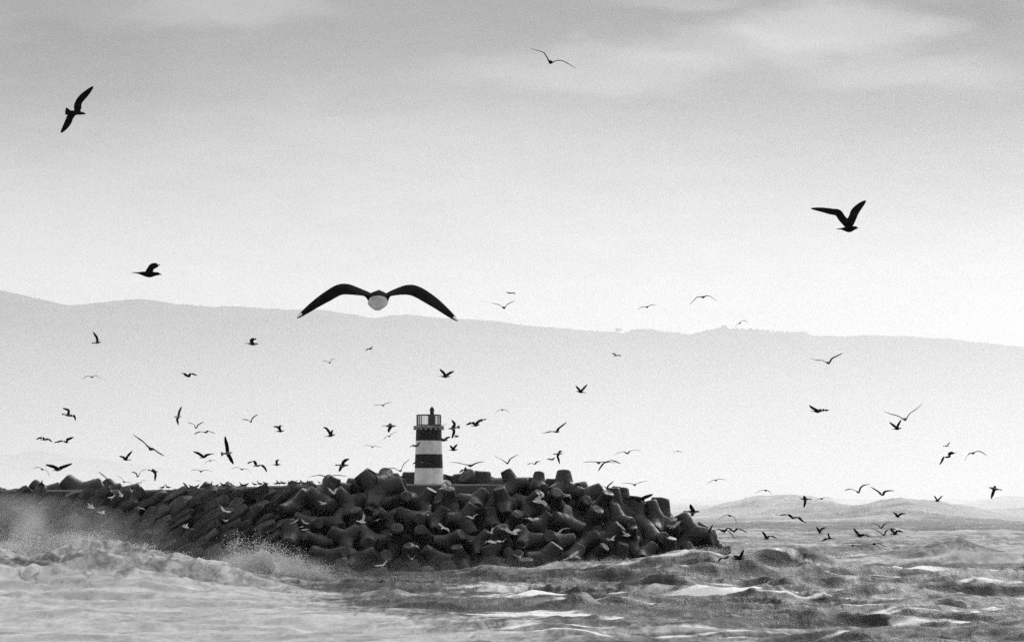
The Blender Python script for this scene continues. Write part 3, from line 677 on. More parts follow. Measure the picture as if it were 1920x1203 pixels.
K6 = lambda x, y: (x, y, 6)
cA, cB, cC, cD, cE, cF, cG, cH = K6(0, 600), K6(320, 600), K6(640, 600), K6(960, 600), K6(0, 780), K6(300, 760), K6(600, 760), K6(860, 760)
cI, cJ, cK, cL, cM, cN, cO, cP, cQ, cR, cS = K6(1100, 820), K6(1300, 900), K6(1600, 820), K6(1500, 640), K6(1100, 500), K6(540, 500), K6(880, 500), K6(600, 900), K6(900, 900), K6(0, 900), K6(300, 900)
cU, cV, cW, cX, cZ = (60, 130, 8.02), (960, 70, 12), (1500, 350, 12), (220, 470, 16), (1500, 940, 8.727)
BIRDS = [
 (cU, 'k', [(925, 255), (830, 350), (730, 450), (690, 530)], (660, 610), [(590, 690), (545, 790), (490, 880), (432, 955)], (500, 630), (818, 672), 1),
 (cV, 'k', [(400, 245), (560, 295), (710, 345), (765, 420)], (865, 545), [(1000, 525), (1130, 530), (1290, 610), (1445, 710)], (850, 535), (885, 570), -1),
 (cW, 'k', [(240, 490), (470, 515), (700, 560), (860, 590), (950, 720)], (1060, 880), [(1180, 700), (1230, 570), (1350, 430), (1485, 310)], (815, 968), (1335, 920), 1),
 (cX, 'k', [(1282, 425), (1175, 430), (1030, 485)], (950, 600), [(905, 570), (880, 552)], (440, 650), (1340, 715), 1),
 (cN, 'b', [(98, 580), (280, 440), (450, 330), (610, 250), (800, 285)], (1010, 330), [(1200, 290), (1395, 260), (1600, 370), (1750, 480), (1912, 612)], (1028, 412), (1010, 290), 1),
 (cA, 's', [(1045, 130), (1070, 165), (1090, 200)], (1095, 240), [(1098, 255), (1100, 262)], (1035, 258), (1145, 247), 1),
 (cA, 'g', [(928, 668), (960, 640), (990, 625)], (1035, 638), [(1075, 622), (1105, 635), (1140, 665)]),
 (cA, 's', [(703, 987), (740, 1000), (772, 1015)], (780, 1050), [(825, 1072), (845, 1100), (850, 1130)], (697, 1055), (820, 1078), 1),
 (cB, 's', [(965, 215), (940, 212), (905, 228)], (910, 258), [(895, 262), (880, 265)], (832, 260), (990, 270), 1),
 (cB, 's', [(120, 600), (145, 598), (165, 612)], (190, 630), [(225, 602), (260, 608), (298, 624)], (165, 632), (225, 635), 1),
 (cB, 'd', [(1693, 465), (1725, 460), (1755, 463)], (1790, 478), [(1803, 452), (1825, 437), (1853, 433)]),
 (cB, 'g', [(122, 968), (110, 1000), (95, 1035)], (78, 1080), [(72, 1110), (78, 1140), (88, 1180)], (42, 1085), (125, 1083), 1),
 (cF, 'd', [(305, 188), (345, 198), (385, 212)], (412, 235), [(430, 215), (460, 198), (495, 182)], (390, 238), (415, 258), -1),
 (cB, 'g', [(795, 1118), (835, 1117), (870, 1122)], (900, 1138), [(915, 1110), (945, 1080), (985, 1057)], (888, 1130), (912, 1153), -1),
 (cF, 's', [(1273, 236), (1305, 237), (1332, 248)], (1345, 285), [(1345, 245), (1352, 228), (1380, 228)], (1292, 290), (1403, 284), 1),
 (cG, 's', [(32, 245), (65, 252), (92, 280)], (105, 325), [(130, 300), (142, 270)], (50, 350), (178, 325), 1),
 (cF, 's', [(385, 325), (420, 302), (455, 293)], (510, 292), [(545, 288), (585, 300), (623, 318)], (532, 305), (495, 297), -1),
 (cF, 's', [(733, 343), (738, 390), (752, 450)], (755, 525), [(785, 580), (805, 620), (828, 660)], (685, 545), (822, 527), 1),
 (cF, 's', [(372, 516), (415, 530), (445, 545)], (485, 575), [(525, 555), (570, 545), (612, 540)], (445, 588), (520, 578), 1),
 (cF, 'g', [(500, 662), (520, 635), (545, 617)], (565, 620), [(600, 610), (625, 622), (652, 645)]),
 (cF, 'g', [(340, 730), (385, 722), (430, 722)], (460, 738), [(495, 725), (545, 727), (595, 742)]),
 (cF, 'g', [(805, 718), (835, 700), (870, 690)], (922, 715), [(960, 710), (995, 725), (1027, 762)]),
 (cF, 's', [(980, 655), (1015, 635), (1060, 632)], (1095, 668), [(1140, 670), (1175, 695), (1205, 748)], (1055, 680), (1115, 672), 1),
 (cF, 's', [(1340, 605), (1322, 615), (1312, 635)], (1310, 655), [(1308, 630), (1302, 612)], (1255, 662), (1363, 665), 1),
 (cG, 'g', [(-122, 800), (-60, 790), (0, 782)], (90, 798), [(160, 785), (230, 785), (305, 795)], (88, 815), (92, 795), 1),
 (cF, 'g', [(370, 832), (390, 835), (410, 842)], (428, 845), [(440, 845), (448, 848), (455, 855)]),
 (cF, 'g', [(255, 862), (285, 890), (310, 925)], (325, 945), [(345, 938), (370, 935)], (305, 952), (352, 945), 1),
 (cF, 'g', [(498, 885), (520, 880)], (535, 885), [(550, 880), (565, 890)]),
 (cE, 's', [(405, 262), (440, 245), (480, 242)], (500, 255), [(540, 255), (565, 272), (587, 290)], (455, 262), (530, 265), 1),
 (cE, 'd', [(603, 296), (650, 288), (700, 277)], (725, 278), [(760, 262), (795, 248), (830, 235)], (722, 278), (762, 300), 1),
 (cE, 'd', [(370, 592), (405, 577), (440, 572)], (475, 595), [(520, 610), (545, 640), (558, 680)]),
 (cE, 's', [(510, 543), (560, 555), (610, 570)], (645, 597), [(690, 577), (750, 555), (815, 530)], (590, 610), (697, 600), 1),
 (cE, 's', [(1340, 445), (1370, 455), (1395, 465)], (1420, 483), [(1435, 450), (1460, 420), (1492, 387)], (1473, 490), (1375, 485), 1),
 (cE, 'k', [(1493, 202), (1550, 242), (1610, 285), (1650, 325)], (1680, 350), [(1730, 370), (1785, 410), (1855, 447)], (1665, 335), (1715, 388), -1),
 (cE, 'd', [(1103, 620), (1150, 655), (1190, 690)], (1220, 735), [(1250, 752), (1280, 780), (1302, 797)], (1212, 715), (1232, 752), -1),
 (cE, 'p', [(1318, 808), (1335, 840)], (1355, 885), [(1372, 885), (1385, 872)], (1345, 890), (1385, 905), 1),
 (cE, 'd', [(1305, 665), (1340, 675), (1370, 700)], (1395, 735), [(1430, 738), (1470, 748), (1510, 778)]),
 (cE, 'd', [(1520, 770), (1535, 748), (1560, 745)], (1580, 745), [(1605, 722), (1630, 720), (1660, 722)]),
 (cE, 'g', [(1478, 632), (1510, 632), (1535, 650)], (1550, 670), [(1575, 630), (1610, 605), (1655, 600)], (1545, 685), (1555, 665), 1),
 (cE, 'd', [(1715, 608), (1720, 600), (1730, 602)], (1740, 615), [(1750, 650), (1745, 690), (1742, 730)], (1662, 602), (1782, 628), 1),
 (cR, 'p', [(985, 240), (1000, 270)], (1020, 300), [(1035, 285), (1045, 265)], (975, 300), (1072, 312), 1),
 (cR, 'p', [(1115, 345), (1125, 350)], (1140, 358), [(1165, 350), (1195, 338)], (1090, 350), (1188, 378), 1),
 (cR, 'p', [(1535, 325), (1560, 303)], (1585, 310), [(1610, 318), (1650, 340)], (1560, 305), (1612, 322), 1),
 (cR, 'p', [(430, 240), (440, 245)], (445, 252), [(455, 250), (470, 255)], (425, 262), (468, 243), 1),
 (cC, 'k', [(270, 348), (290, 330), (308, 320)], (325, 322), [(337, 308), (355, 295)], (352, 325), (300, 325), 1),
 (cC, 's', [(1105, 547), (1128, 570), (1155, 598)], (1175, 628), [(1200, 607), (1235, 587), (1270, 572)], (1093, 628), (1228, 635), 1),
 (cC, 'd', [(365, 965), (400, 952), (440, 950)], (470, 958), [(495, 940), (525, 928), (575, 924)]),
 (cC, 's', [(1720, 1060), (1755, 1022), (1790, 1003)], (1810, 1008), [(1840, 1005), (1865, 1020), (1887, 1042)]),
 (cG, 's', [(775, 303), (775, 275), (790, 245)], (800, 220), [(785, 212), (770, 210)], (702, 225), (862, 232), 1),
 (cG, 'g', [(710, 388), (730, 362), (760, 342)], (780, 345), [(795, 328), (825, 308), (870, 292)]),
 (cG, 'g', [(485, 452), (525, 445), (560, 450)], (590, 463), [(620, 452), (655, 460), (692, 473)]),
 (cG, 's', [(330, 600), (290, 612), (260, 640)], (250, 665), [(238, 690), (225, 720), (212, 743)], (172, 668), (327, 672), 1),
 (cG, 'g', [(537, 717), (575, 738), (610, 760)], (640, 785), [(640, 820), (638, 850), (640, 878)], (680, 788), (568, 772), 1),
 (cG, 'g', [(735, 715), (785, 703), (840, 705)], (905, 730), [(925, 690), (955, 645), (1010, 600)], (900, 722), (910, 742), -1),
 (cG, 'g', [(1012, 468), (1035, 448)], (1075, 445), [(1108, 428), (1128, 410)], (1045, 465), (1125, 445), 1),
 (cG, 'g', [(1040, 658), (1070, 642), (1100, 635)], (1135, 640), [(1145, 628), (1160, 620)], (1168, 638), (1095, 642), 1),
 (cG, 'p', [(1225, 672), (1235, 678)], (1247, 683), [(1258, 676), (1268, 670)], (1225, 690), (1275, 680), 1),
 (cG, 'k', [(1300, 222), (1325, 225)], (1350, 222), [(1380, 216), (1405, 210), (1434, 195)]),
 (cG, 's', [(1478, 160), (1500, 185), (1515, 215)], (1510, 245), [(1508, 290), (1498, 330), (1483, 372)], (1572, 238), (1437, 264), 1),
 (cG, 'g', [(1345, 388), (1370, 378)], (1405, 378), [(1430, 362), (1470, 350)], (1332, 394), (1444, 388), 1),
 (cG, 'g', [(1510, 345), (1520, 338)], (1535, 343), [(1545, 338), (1555, 336)], (1502, 355), (1570, 345), 1),
 (cG, 's', [(1458, 447), (1475, 462)], (1500, 490), [(1512, 470), (1530, 450), (1548, 433)], (1437, 497), (1553, 497), 1),
 (cG, 'g', [(1640, 218), (1675, 205), (1715, 192)], (1755, 205), [(1780, 180), (1830, 160), (1877, 153)], (1700, 232), (1803, 213), 1),
 (cG, 'd', [(1465, 637), (1540, 640), (1620, 660)], (1690, 672), [(1745, 652), (1800, 635), (1850, 632)], (1700, 685), (1685, 665), 1),
 (cG, 'g', [(1565, 758), (1585, 738), (1605, 725)], (1625, 718), [(1635, 700), (1640, 690)], (1585, 728), (1690, 715), 1),
 (cG, 'd', [(1385, 768), (1410, 780), (1435, 795)], (1450, 825), [(1468, 838), (1485, 852)], (1418, 840), (1482, 850), 1),
 (cG, 'p', [(1370, 875), (1375, 862)], (1385, 845), [(1430, 850), (1475, 888), (1515, 920)], (1345, 858), (1422, 838), 1),
 (cG, 'p', [(1360, 905), (1370, 890)], (1385, 920), [(1395, 895), (1410, 878), (1432, 868)], (1328, 942), (1442, 905), 1),
 (cP, 'p', [(75, 75), (100, 95), (125, 118)], (150, 135), [(175, 108), (200, 94), (230, 97)], (135, 145), (180, 145), 1),
 (cP, 'p', [(90, 45), (105, 42)], (130, 40), [(145, 40), (160, 42)]),
 (cS, 'p', [(1770, 225), (1805, 245)], (1840, 265), [(1860, 262), (1872, 258)], (1803, 272), (1878, 250), 1),
 (cH, 'd', [(932, 308), (990, 302), (1045, 290)], (1090, 290), [(1120, 262), (1165, 225), (1218, 185)], (1135, 295), (1080, 292), 1),
 (cH, 'g', [(390, 560), (435, 583), (490, 610)], (545, 640), [(575, 605), (620, 575), (670, 547)], (530, 640), (562, 648), -1),
 (cH, 'g', [(767, 668), (795, 652), (825, 648)], (855, 655), [(875, 637), (900, 627), (930, 628)], (840, 655), (872, 657), 1),
 (cH, 's', [(1137, 658), (1125, 610), (1112, 565)], (1120, 525), [(1140, 515), (1165, 512)], (1065, 545), (1174, 538), 1),
 (cH, 'g', [(985, 603), (1015, 600)], (1050, 605), [(1065, 595), (1088, 585)], (1020, 612), (1080, 605), 1),
 (cH, 'g', [(1390, 642), (1450, 632), (1530, 630)], (1575, 640), [(1630, 632), (1700, 635), (1765, 645)]),
 (cH, 'k', [(1567, 738), (1595, 695), (1630, 650)], (1670, 628), [(1715, 617), (1765, 628), (1825, 655)], (1648, 632), (1698, 626), 1),
 (cI, 'g', [(300, 197), (350, 175), (410, 158)], (455, 170), [(490, 148), (550, 138), (617, 145)], (440, 175), (475, 172), -1),
 (cI, 'g', [(967, 190), (985, 168), (1005, 155)], (1030, 153), [(1050, 153), (1070, 165), (1085, 180)]),
 (cI, 'g', [(385, 508), (435, 510), (490, 515)], (540, 528), [(575, 510), (630, 497), (690, 485)]),
 (cI, 'g', [(1343, 532), (1380, 502), (1415, 480)], (1455, 478), [(1490, 465), (1530, 468), (1573, 477)]),
 (cI, 'd', [(95, 540), (150, 545), (200, 552)], (230, 563), [(240, 545), (270, 515), (303, 485)], (250, 572), (215, 562), 1),
 (cH, 'g', [(1190, 825), (1220, 860), (1255, 890)], (1290, 905), [(1320, 893), (1380, 888)], (1275, 905), (1320, 915), 1),
 (cI, 's', [(430, 700), (480, 685), (545, 680)], (600, 710), [(640, 678), (700, 655), (748, 633)], (668, 738), (570, 700), 1),
 (cI, 's', [(1165, 748), (1175, 780)], (1185, 815), [(1192, 850), (1187, 885)], (1088, 828), (1278, 833), 1),
 (cI, 'g', [(1487, 918), (1530, 882), (1580, 868)], (1610, 875), [(1655, 890), (1680, 935), (1698, 982)]),
 (cI, 'p', [(943, 852), (965, 880)], (985, 910), [(1005, 908), (1025, 930)], (950, 930), (1025, 915), 1),
 (cI, 'p', [(875, 975), (915, 988), (945, 998)], (975, 1010), [(1000, 985), (1035, 955), (1080, 925)], (930, 1018), (1008, 1000), 1),
 (cI, 'p', [(390, 1030), (415, 1060)], (435, 1095), [(460, 1085), (480, 1078)], (400, 1100), (500, 1100), 1),
 (cI, 'p', [(185, 1130), (225, 1138)], (270, 1145), [(300, 1120), (335, 1092)], (235, 1140), (322, 1155), 1),
 (cI, 'g', [(1360, 1052), (1372, 1052)], (1385, 1055), [(1395, 1025), (1405, 1000), (1420, 975)], (1330, 1050), (1422, 1060), 1),
 (cI, 'd', [(1390, 1070), (1430, 1042), (1480, 1028)], (1530, 1045), [(1590, 1050), (1635, 1090), (1668, 1145)]),
 (cI, 'd', [(1540, 1078), (1560, 1045), (1590, 1020)], (1640, 1040), [(1700, 1022), (1750, 1038), (1812, 1072)], (1625, 1048), (1680, 1052), 1),
 (cJ, 's', [(690, 150), (730, 128), (780, 108)], (815, 112), [(845, 120), (870, 140), (885, 163)]),
 (cJ, 's', [(1240, 172), (1250, 190)], (1260, 205), [(1258, 240), (1250, 280), (1247, 308)], (1330, 212), (1198, 208), 1),
 (cJ, 's', [(1355, 247), (1385, 225), (1415, 205)], (1445, 205), [(1480, 193), (1530, 200), (1572, 210)]),
 (cJ, 's', [(925, 382), (980, 390), (1060, 385)], (1125, 395), [(1180, 415), (1225, 455), (1275, 478)], (1160, 422), (1090, 415), 1),
 (cJ, 's', [(1385, 520), (1400, 545)], (1415, 580), [(1435, 555), (1465, 537), (1498, 530)], (1385, 588), (1450, 588), 1),
 (cJ, 'd', [(1515, 585), (1518, 610)], (1520, 640), [(1490, 660), (1465, 675), (1437, 690)], (1478, 655), (1572, 650), 1),
 (cJ, 'g', [(770, 575), (795, 600), (812, 630)], (820, 650), [(845, 632), (890, 630), (943, 653)], (790, 658), (850, 655), 1),
 (cJ, 'd', [(568, 778), (550, 815), (535, 850)], (520, 868), [(490, 860), (450, 850)], (425, 880), (575, 880), 1),
 (cJ, 'd', [(278, 925), (295, 890), (325, 872)], (360, 870), [(385, 860), (400, 845)], (340, 875), (400, 872), 1),
 (cZ, 'd', [(875, 430), (905, 475), (945, 520)], (965, 560), [(1010, 545), (1075, 550), (1150, 572)], (910, 555), (1020, 578), 1),
 (cZ, 'd', [(1525, 170), (1555, 195), (1585, 220)], (1600, 240), [(1640, 205), (1690, 195), (1740, 200)], (1555, 242), (1640, 255), 1),
 (cZ, 's', [(1105, 348), (1170, 345), (1240, 365)], (1325, 415), [(1380, 370), (1440, 340), (1540, 337)], (1298, 420), (1355, 420), 1),
 (cZ, 'd', [(1160, 442), (1230, 455), (1290, 490)], (1360, 530), [(1410, 480), (1460, 450), (1500, 445)], (1335, 540), (1390, 540), 1),
 (cZ, 'k', [(1570, 452), (1520, 445), (1490, 455)], (1540, 510), [(1590, 475), (1640, 485), (1690, 498)], (1480, 530), (1610, 530), 1),
 (cZ, 'd', [(695, 810), (740, 755), (800, 722)], (860, 712), [(925, 715), (980, 740), (1030, 770)]),
 (cZ, 'd', [(1070, 752), (1110, 710), (1160, 690)], (1215, 690), [(1290, 680), (1350, 710), (1435, 745)]),
 (cK, 'g', [(1005, 100), (1030, 93)], (1055, 88), [(1068, 70), (1090, 50)], (1035, 95), (1080, 93), 1),
 (cK, 'd', [(968, 308), (995, 265), (1020, 222)], (1060, 212), [(1085, 180), (1120, 170), (1160, 172)], (1038, 215), (1102, 215), 1),
 (cK, 'd', [(1250, 265), (1275, 215), (1305, 182)], (1345, 170), [(1390, 155), (1440, 160), (1508, 207)], (1330, 185), (1360, 165), 1),
 (cK, 'g', [(-100, 598), (-50, 577), (10, 588)], (55, 605), [(80, 565), (120, 535), (190, 523)], (40, 600), (68, 622), -1),
 (cK, 's', [(193, 550), (240, 580), (285, 610)], (325, 632), [(350, 612), (390, 597), (467, 597)], (292, 635), (350, 648), 1),
 (cK, 'd', [(905, 650), (925, 675)], (950, 708), [(965, 690), (985, 670), (1005, 650)], (990, 715), (908, 708), 1),
 (cK, 's', [(1550, 688), (1565, 640), (1580, 598)], (1590, 560), [(1600, 548), (1605, 545)], (1672, 588), (1520, 562), 1),
 (cL, 'd', [(120, 193), (175, 207), (245, 212)], (315, 225), [(360, 190), (420, 160), (487, 125)], (308, 225), (330, 250), -1),
 (cL, 'd', [(103, 713), (130, 740), (165, 760)], (200, 773), [(240, 770), (285, 773), (328, 770)], (120, 782), (255, 788), 1),
 (cL, 'g', [(940, 783), (1010, 812), (1090, 832)], (1180, 865), [(1230, 815), (1300, 765), (1383, 695)], (1172, 885), (1190, 862), 1),
 (cL, 's', [(1003, 903), (1035, 930), (1060, 948)], (1085, 970), [(1100, 945), (1120, 910), (1138, 877)], (1028, 985), (1148, 975), 1),
 (cD, 'k', [(717, 735), (735, 758), (755, 780)], (780, 800), [(800, 775), (825, 745), (850, 722)], (832, 815), (722, 800), 1),
 (cD, 'k', [(1120, 373), (1150, 378)], (1170, 395), [(1195, 393), (1230, 408)], (1140, 400), (1185, 397), 1),
 (cM, 'd', [(570, 487), (600, 462), (640, 448)], (680, 453), [(710, 435), (745, 427), (785, 435)]),
 (cM, 'd', [(1152, 430), (1200, 385), (1245, 340)], (1310, 338), [(1360, 325), (1400, 340), (1480, 393)], (1310, 352), (1310, 330), 1),
 (cM, 'k', [(1662, 718), (1668, 680), (1685, 655)], (1722, 632), [(1745, 610), (1770, 605), (1820, 628)]),
 (cO, 'k', [(407, 290), (425, 287), (442, 292)], (465, 298), [(490, 292), (505, 298), (520, 308)], (445, 300), (487, 297), 1),
 (cO, 'd', [(245, 402), (290, 415), (340, 430)], (390, 460), [(425, 425), (460, 405), (520, 380)]),
 (cP, 'p', [(480, 350), (492, 385), (490, 430)], (465, 462), [(455, 455), (450, 448)], (410, 455), (520, 475), 1),
 (cP, 'p', [(560, 485), (590, 462), (620, 450)], (645, 447), [(665, 437), (690, 432), (715, 440)]),
 (cP, 'p', [(1120, 392), (1150, 380), (1180, 378)], (1212, 385), [(1245, 377), (1275, 368), (1310, 378)]),
 (cP, 'p', [(1610, 420), (1645, 403), (1680, 410)], (1710, 425), [(1740, 395), (1775, 380), (1815, 377)], (1695, 425), (1732, 425), 1),
 (cP, 'p', [(1312, 488), (1345, 492), (1370, 515)], (1390, 535), [(1430, 545), (1450, 570), (1460, 600)], (1365, 545), (1402, 522), 1),
 (cP, 'p', [(728, 590), (755, 592), (770, 600)], (795, 607), [(820, 588), (855, 583)]),
 (cP, 'p', [(985, 712), (1015, 700)], (1045, 730), [(1080, 735), (1105, 750), (1118, 775)], (1025, 732), (1070, 735), 1),
 (cP, 'p', [(960, 808), (985, 835), (1010, 865)], (1035, 882), [(1060, 855), (1085, 835), (1112, 825)]),
 (cP, 'p', [(598, 965), (640, 960), (680, 955)], (710, 958), [(730, 930), (755, 900), (782, 875)], (690, 962), (728, 945), 1),
 (cP, 'p', [(1615, 678), (1655, 680)], (1690, 682), [(1720, 675), (1755, 670)]),
 (cP, 'p', [(1800, 1000), (1805, 998)], (1812, 1000), [(1822, 998), (1830, 985)], (1790, 1010), (1836, 990), 1),
 (cQ, 'p', [(695, 148), (680, 175), (662, 205)], (655, 218), [(710, 245), (745, 280), (790, 330)], (690, 228), (588, 238), 1),
 (cQ, 'p', [(915, 148), (945, 155), (970, 165)], (985, 173), [(1015, 185), (1030, 225)], (940, 182), (1025, 160), 1),
 (cQ, 'p', [(465, 432), (510, 425), (560, 428)], (590, 445), [(640, 432), (700, 430)], (560, 445), (622, 450), 1),
 (cQ, 'p', [(460, 485), (475, 512)], (510, 515), [(540, 495), (552, 460)]),
 (cQ, 'p', [(235, 512), (285, 540), (320, 570)], (360, 597), [(390, 575), (430, 558), (475, 562)], (325, 580), (430, 610), 1),
 (cQ, 'p', [(35, 565), (80, 575)], (115, 580), [(145, 545), (185, 515)], (85, 582), (155, 597), 1),
 (cQ, 'p', [(42, 722), (65, 695), (95, 685)], (160, 700), [(200, 682), (250, 688), (300, 650)], (130, 702), (195, 695), 1),
 (cQ, 'p', [(820, 580), (850, 598)], (880, 588), [(920, 555), (965, 540), (1018, 540)], (850, 600), (905, 590), 1),
 (cQ, 'p', [(900, 615), (930, 628)], (960, 632), [(985, 618), (1030, 608)]),
 (cQ, 'p', [(430, 770), (465, 760)], (500, 752), [(520, 735), (560, 700)]),
 (cQ, 'p', [(340, 820), (385, 835), (420, 852)], (450, 862), [(465, 840), (490, 810), (515, 785)]),
 (cQ, 'p', [(920, 905), (950, 890)], (1010, 865), [(1050, 840), (1090, 810), (1140, 775)], (965, 884), (1052, 850), 1),
 (cQ, 'p', [(900, 692), (912, 686)], (925, 685), [(938, 684), (950, 680)]),
 (cS, 'p', [(655, 270), (690, 300), (715, 335)], (745, 355), [(770, 352), (815, 348)], (715, 345), (780, 352), 1),
 (cS, 'p', [(700, 435), (720, 445)], (740, 455), [(755, 448), (768, 438)], (715, 462), (770, 452), 1),
 (cS, 'p', [(255, 490), (272, 503)], (288, 515), [(300, 500), (318, 486)], (246, 515), (330, 535), 1),
 (cS, 'p', [(1585, 420), (1600, 445)], (1620, 472), [(1645, 482), (1690, 490)], (1598, 455), (1650, 492), 1),
 (cS, 'p', [(1440, 495), (1475, 485)], (1510, 470), [(1535, 455), (1570, 420)], (1490, 482), (1535, 455), 1),
 (cS, 'p', [(1575, 568), (1600, 555)], (1630, 555), [(1665, 548), (1695, 565)], (1605, 560), (1660, 552), 1),
 (cS, 'p', [(1572, 530), (1580, 524)], (1590, 522), [(1600, 520), (1618, 516)], (1568, 530), (1615, 518), 1),
 (cS, 'p', [(1495, 505), (1503, 508)], (1515, 514), [(1525, 512), (1535, 515)]),
 (cS, 'g', [(1480, 170), (1515, 178)], (1540, 185), [(1560, 180), (1572, 160)]),
 (cS, 'p', [(820, 606), (828, 608)], (838, 612), [(848, 610), (860, 606)]),
]
random.seed(3)
info = []
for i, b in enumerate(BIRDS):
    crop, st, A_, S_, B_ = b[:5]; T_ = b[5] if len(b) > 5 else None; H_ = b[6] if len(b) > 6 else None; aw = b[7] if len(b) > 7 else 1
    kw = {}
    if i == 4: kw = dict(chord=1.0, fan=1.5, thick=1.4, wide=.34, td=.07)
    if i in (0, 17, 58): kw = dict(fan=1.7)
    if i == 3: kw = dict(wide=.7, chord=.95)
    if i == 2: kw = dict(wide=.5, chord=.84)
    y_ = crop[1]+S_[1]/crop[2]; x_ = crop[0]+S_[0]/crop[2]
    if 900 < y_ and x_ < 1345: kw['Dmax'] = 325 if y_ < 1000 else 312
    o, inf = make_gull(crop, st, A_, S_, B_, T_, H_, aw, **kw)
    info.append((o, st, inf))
ORD = ['first', 'second', 'third', 'fourth', 'fifth', 'sixth', 'seventh', 'eighth', 'ninth', 'tenth', 'eleventh', 'twelfth', 'thirteenth', 'fourteenth', 'fifteenth', 'sixteenth',
       'seventeenth', 'eighteenth', 'nineteenth', 'twentieth', 'twenty-first', 'twenty-second', 'twenty-third', 'twenty-fourth', 'twenty-fifth', 'twenty-sixth', 'twenty-seventh', 'twenty-eighth', 'twenty-ninth', 'thirtieth',
       'thirty-first', 'thirty-second', 'thirty-third', 'thirty-fourth', 'thirty-fifth', 'thirty-sixth', 'thirty-seventh', 'thirty-eighth', 'thirty-ninth', 'fortieth']
def region(x, y):
    if y < 600: return 'in the open sky above the ridge'
    if x < 1345 and y > 905: return 'over the dark rocks'
    if 765 < x < 925 and y > 740: return 'close around the lighthouse'
    if x >= 1345 and y > 900: return 'over the outer waves'
    if y < 745: return 'against the hazy hill'
    return 'above the long arm' if x < 780 else 'above the outer head'
def pose(inf):
    x, y, s, D, a, b, H, T, C = inf
    da, db = (a.z-C.z)/s, (b.z-C.z)/s
    if da > .15 and db > .15: return 'wings raised in a V'
    if da < -.12 and db < -.12: return 'both wings arched down'
    if abs(da) < .13 and abs(db) < .13: return 'wings held level'
    if max(da, db) > .3 and min(da, db) < -.25: return 'banked steeply on its side'
    if max(da, db) > .25: return 'one wing lifted'
    if min(da, db) < -.2: return 'one wing dropped'
    return 'wings slightly bent'
CN = {'k': 'black', 'd': 'dark', 's': 'black-winged', 'g': 'grey', 'p': 'white', 'b': 'large black-backed'}
special = {0: 'black gull banking with wings fully spread, alone in the upper corner of the sky', 1: 'topmost black gull of all, gliding end-on with long bowed wings',
           2: 'black gull with raised wings and hooked bill, highest on the right of the sky', 3: 'dark gull flying level above the ridge with wings swept back',
           4: 'largest gull, black wings bowed over the ridge, pale tail fan towards the viewer'}
buckets = {}
for i, (o, st, inf) in enumerate(info):
    key = (CN[st], pose(inf), region(inf[0], inf[1])); buckets.setdefault(key, []).append((inf[0], i))
GR = {'in the open sky above the ridge': 'gulls in the open sky', 'over the dark rocks': 'gulls flying in front of the rocks', 'close around the lighthouse': 'gulls around the lighthouse',
      'over the outer waves': 'gulls over the waves', 'against the hazy hill': 'gulls high against the hill',
      'above the long arm': 'gulls above the shoreward breakwater', 'above the outer head': 'gulls above the seaward breakwater'}
for key, lst in buckets.items():
    lst.sort(); n = len(lst)
    for j, (x, i) in enumerate(lst):
        o = info[i][0]
        lab = '%s gull, %s, %s' % key
        if n > 1: lab += ', %s such from the left' % ORD[j]
        if i in special: lab = special[i]
        tag(o, lab, 'gull', GR[key[2]])

# ------------------------------------------------------------------ gulls standing on the crest
def standing_mesh(seed, raised):
    path = [(-.34, .16, .012, .006), (-.27, .165, .03, .014), (-.18, .175, .05, .04), (-.08, .18, .07, .065), (.02, .19, .078, .078), (.10, .21, .07, .075), (.15, .245, .052, .055),
            (.175, .29, .038, .04), (.19, .33+raised, .035, .037), (.20, .36+raised, .036, .036), (.225, .375+raised, .028, .028), (.25, .37+raised, .012, .012), (.30, .36+raised, .006, .007)]
    bm = bmesh.new(); rings = []
    for i, (x, z, w_, h_) in enumerate(path):
        a = path[max(0, i-1)]; b = path[min(len(path)-1, i+1)]
        t = Vector((b[0]-a[0], 0, b[1]-a[1])).normalized(); nn = Vector((-t.z, 0, t.x))
        rings.append([bm.verts.new(Vector((x, 0, z))+Vector((0, 1, 0))*math.cos(u)*w_+nn*math.sin(u)*h_) for u in [2*math.pi*j/10 for j in range(10)]])
    for i, (a, b) in enumerate(zip(rings, rings[1:])):
        for j in range(10):
            f = bm.faces.new((a[j], a[(j+1) % 10], b[(j+1) % 10], b[j])); f.material_index = 2 if i > 10 else (1 if i < 5 and j in (0, 1, 2, 3, 4) else 0)
    bm.faces.new(rings[0][::-1]); bm.faces.new(rings[-1])
    for s_ in (-1, 1):
        r = bmesh.ops.create_cone(bm, segments=6, radius1=.008, radius2=.010, depth=.15, matrix=Matrix.Translation((.0, .03*s_, .07)))
        for f in {f for v in r['verts'] for f in v.link_faces}: f.material_index = 2
    bmesh.ops.recalc_face_normals(bm, faces=bm.faces)
    me = bpy.data.meshes.new('standing_gull'); bm.to_mesh(me); bm.free()
    me.polygons.foreach_set('use_smooth', [True]*len(me.polygons))
    for mm in (G_dark, G_black, G_beak): me.materials.append(mm)
    return me
SM = [standing_mesh(1, 0), standing_mesh(2, .05), standing_mesh(3, -.05)]
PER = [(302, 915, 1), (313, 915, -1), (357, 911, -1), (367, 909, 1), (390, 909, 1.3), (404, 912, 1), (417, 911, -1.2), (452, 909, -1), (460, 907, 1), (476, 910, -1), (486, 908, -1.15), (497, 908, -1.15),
       (516, 908, 1), (522, 906, -1.1), (530, 906, -1.15), (543, 905.5, -1), (550, 905.5, 1), (555, 905, -1), (560, 905, 1), (566, 905, -1), (575, 906, 1), (579, 905, -1), (598, 903, -.7), (245, 911, .8), (120, 917, .7)]
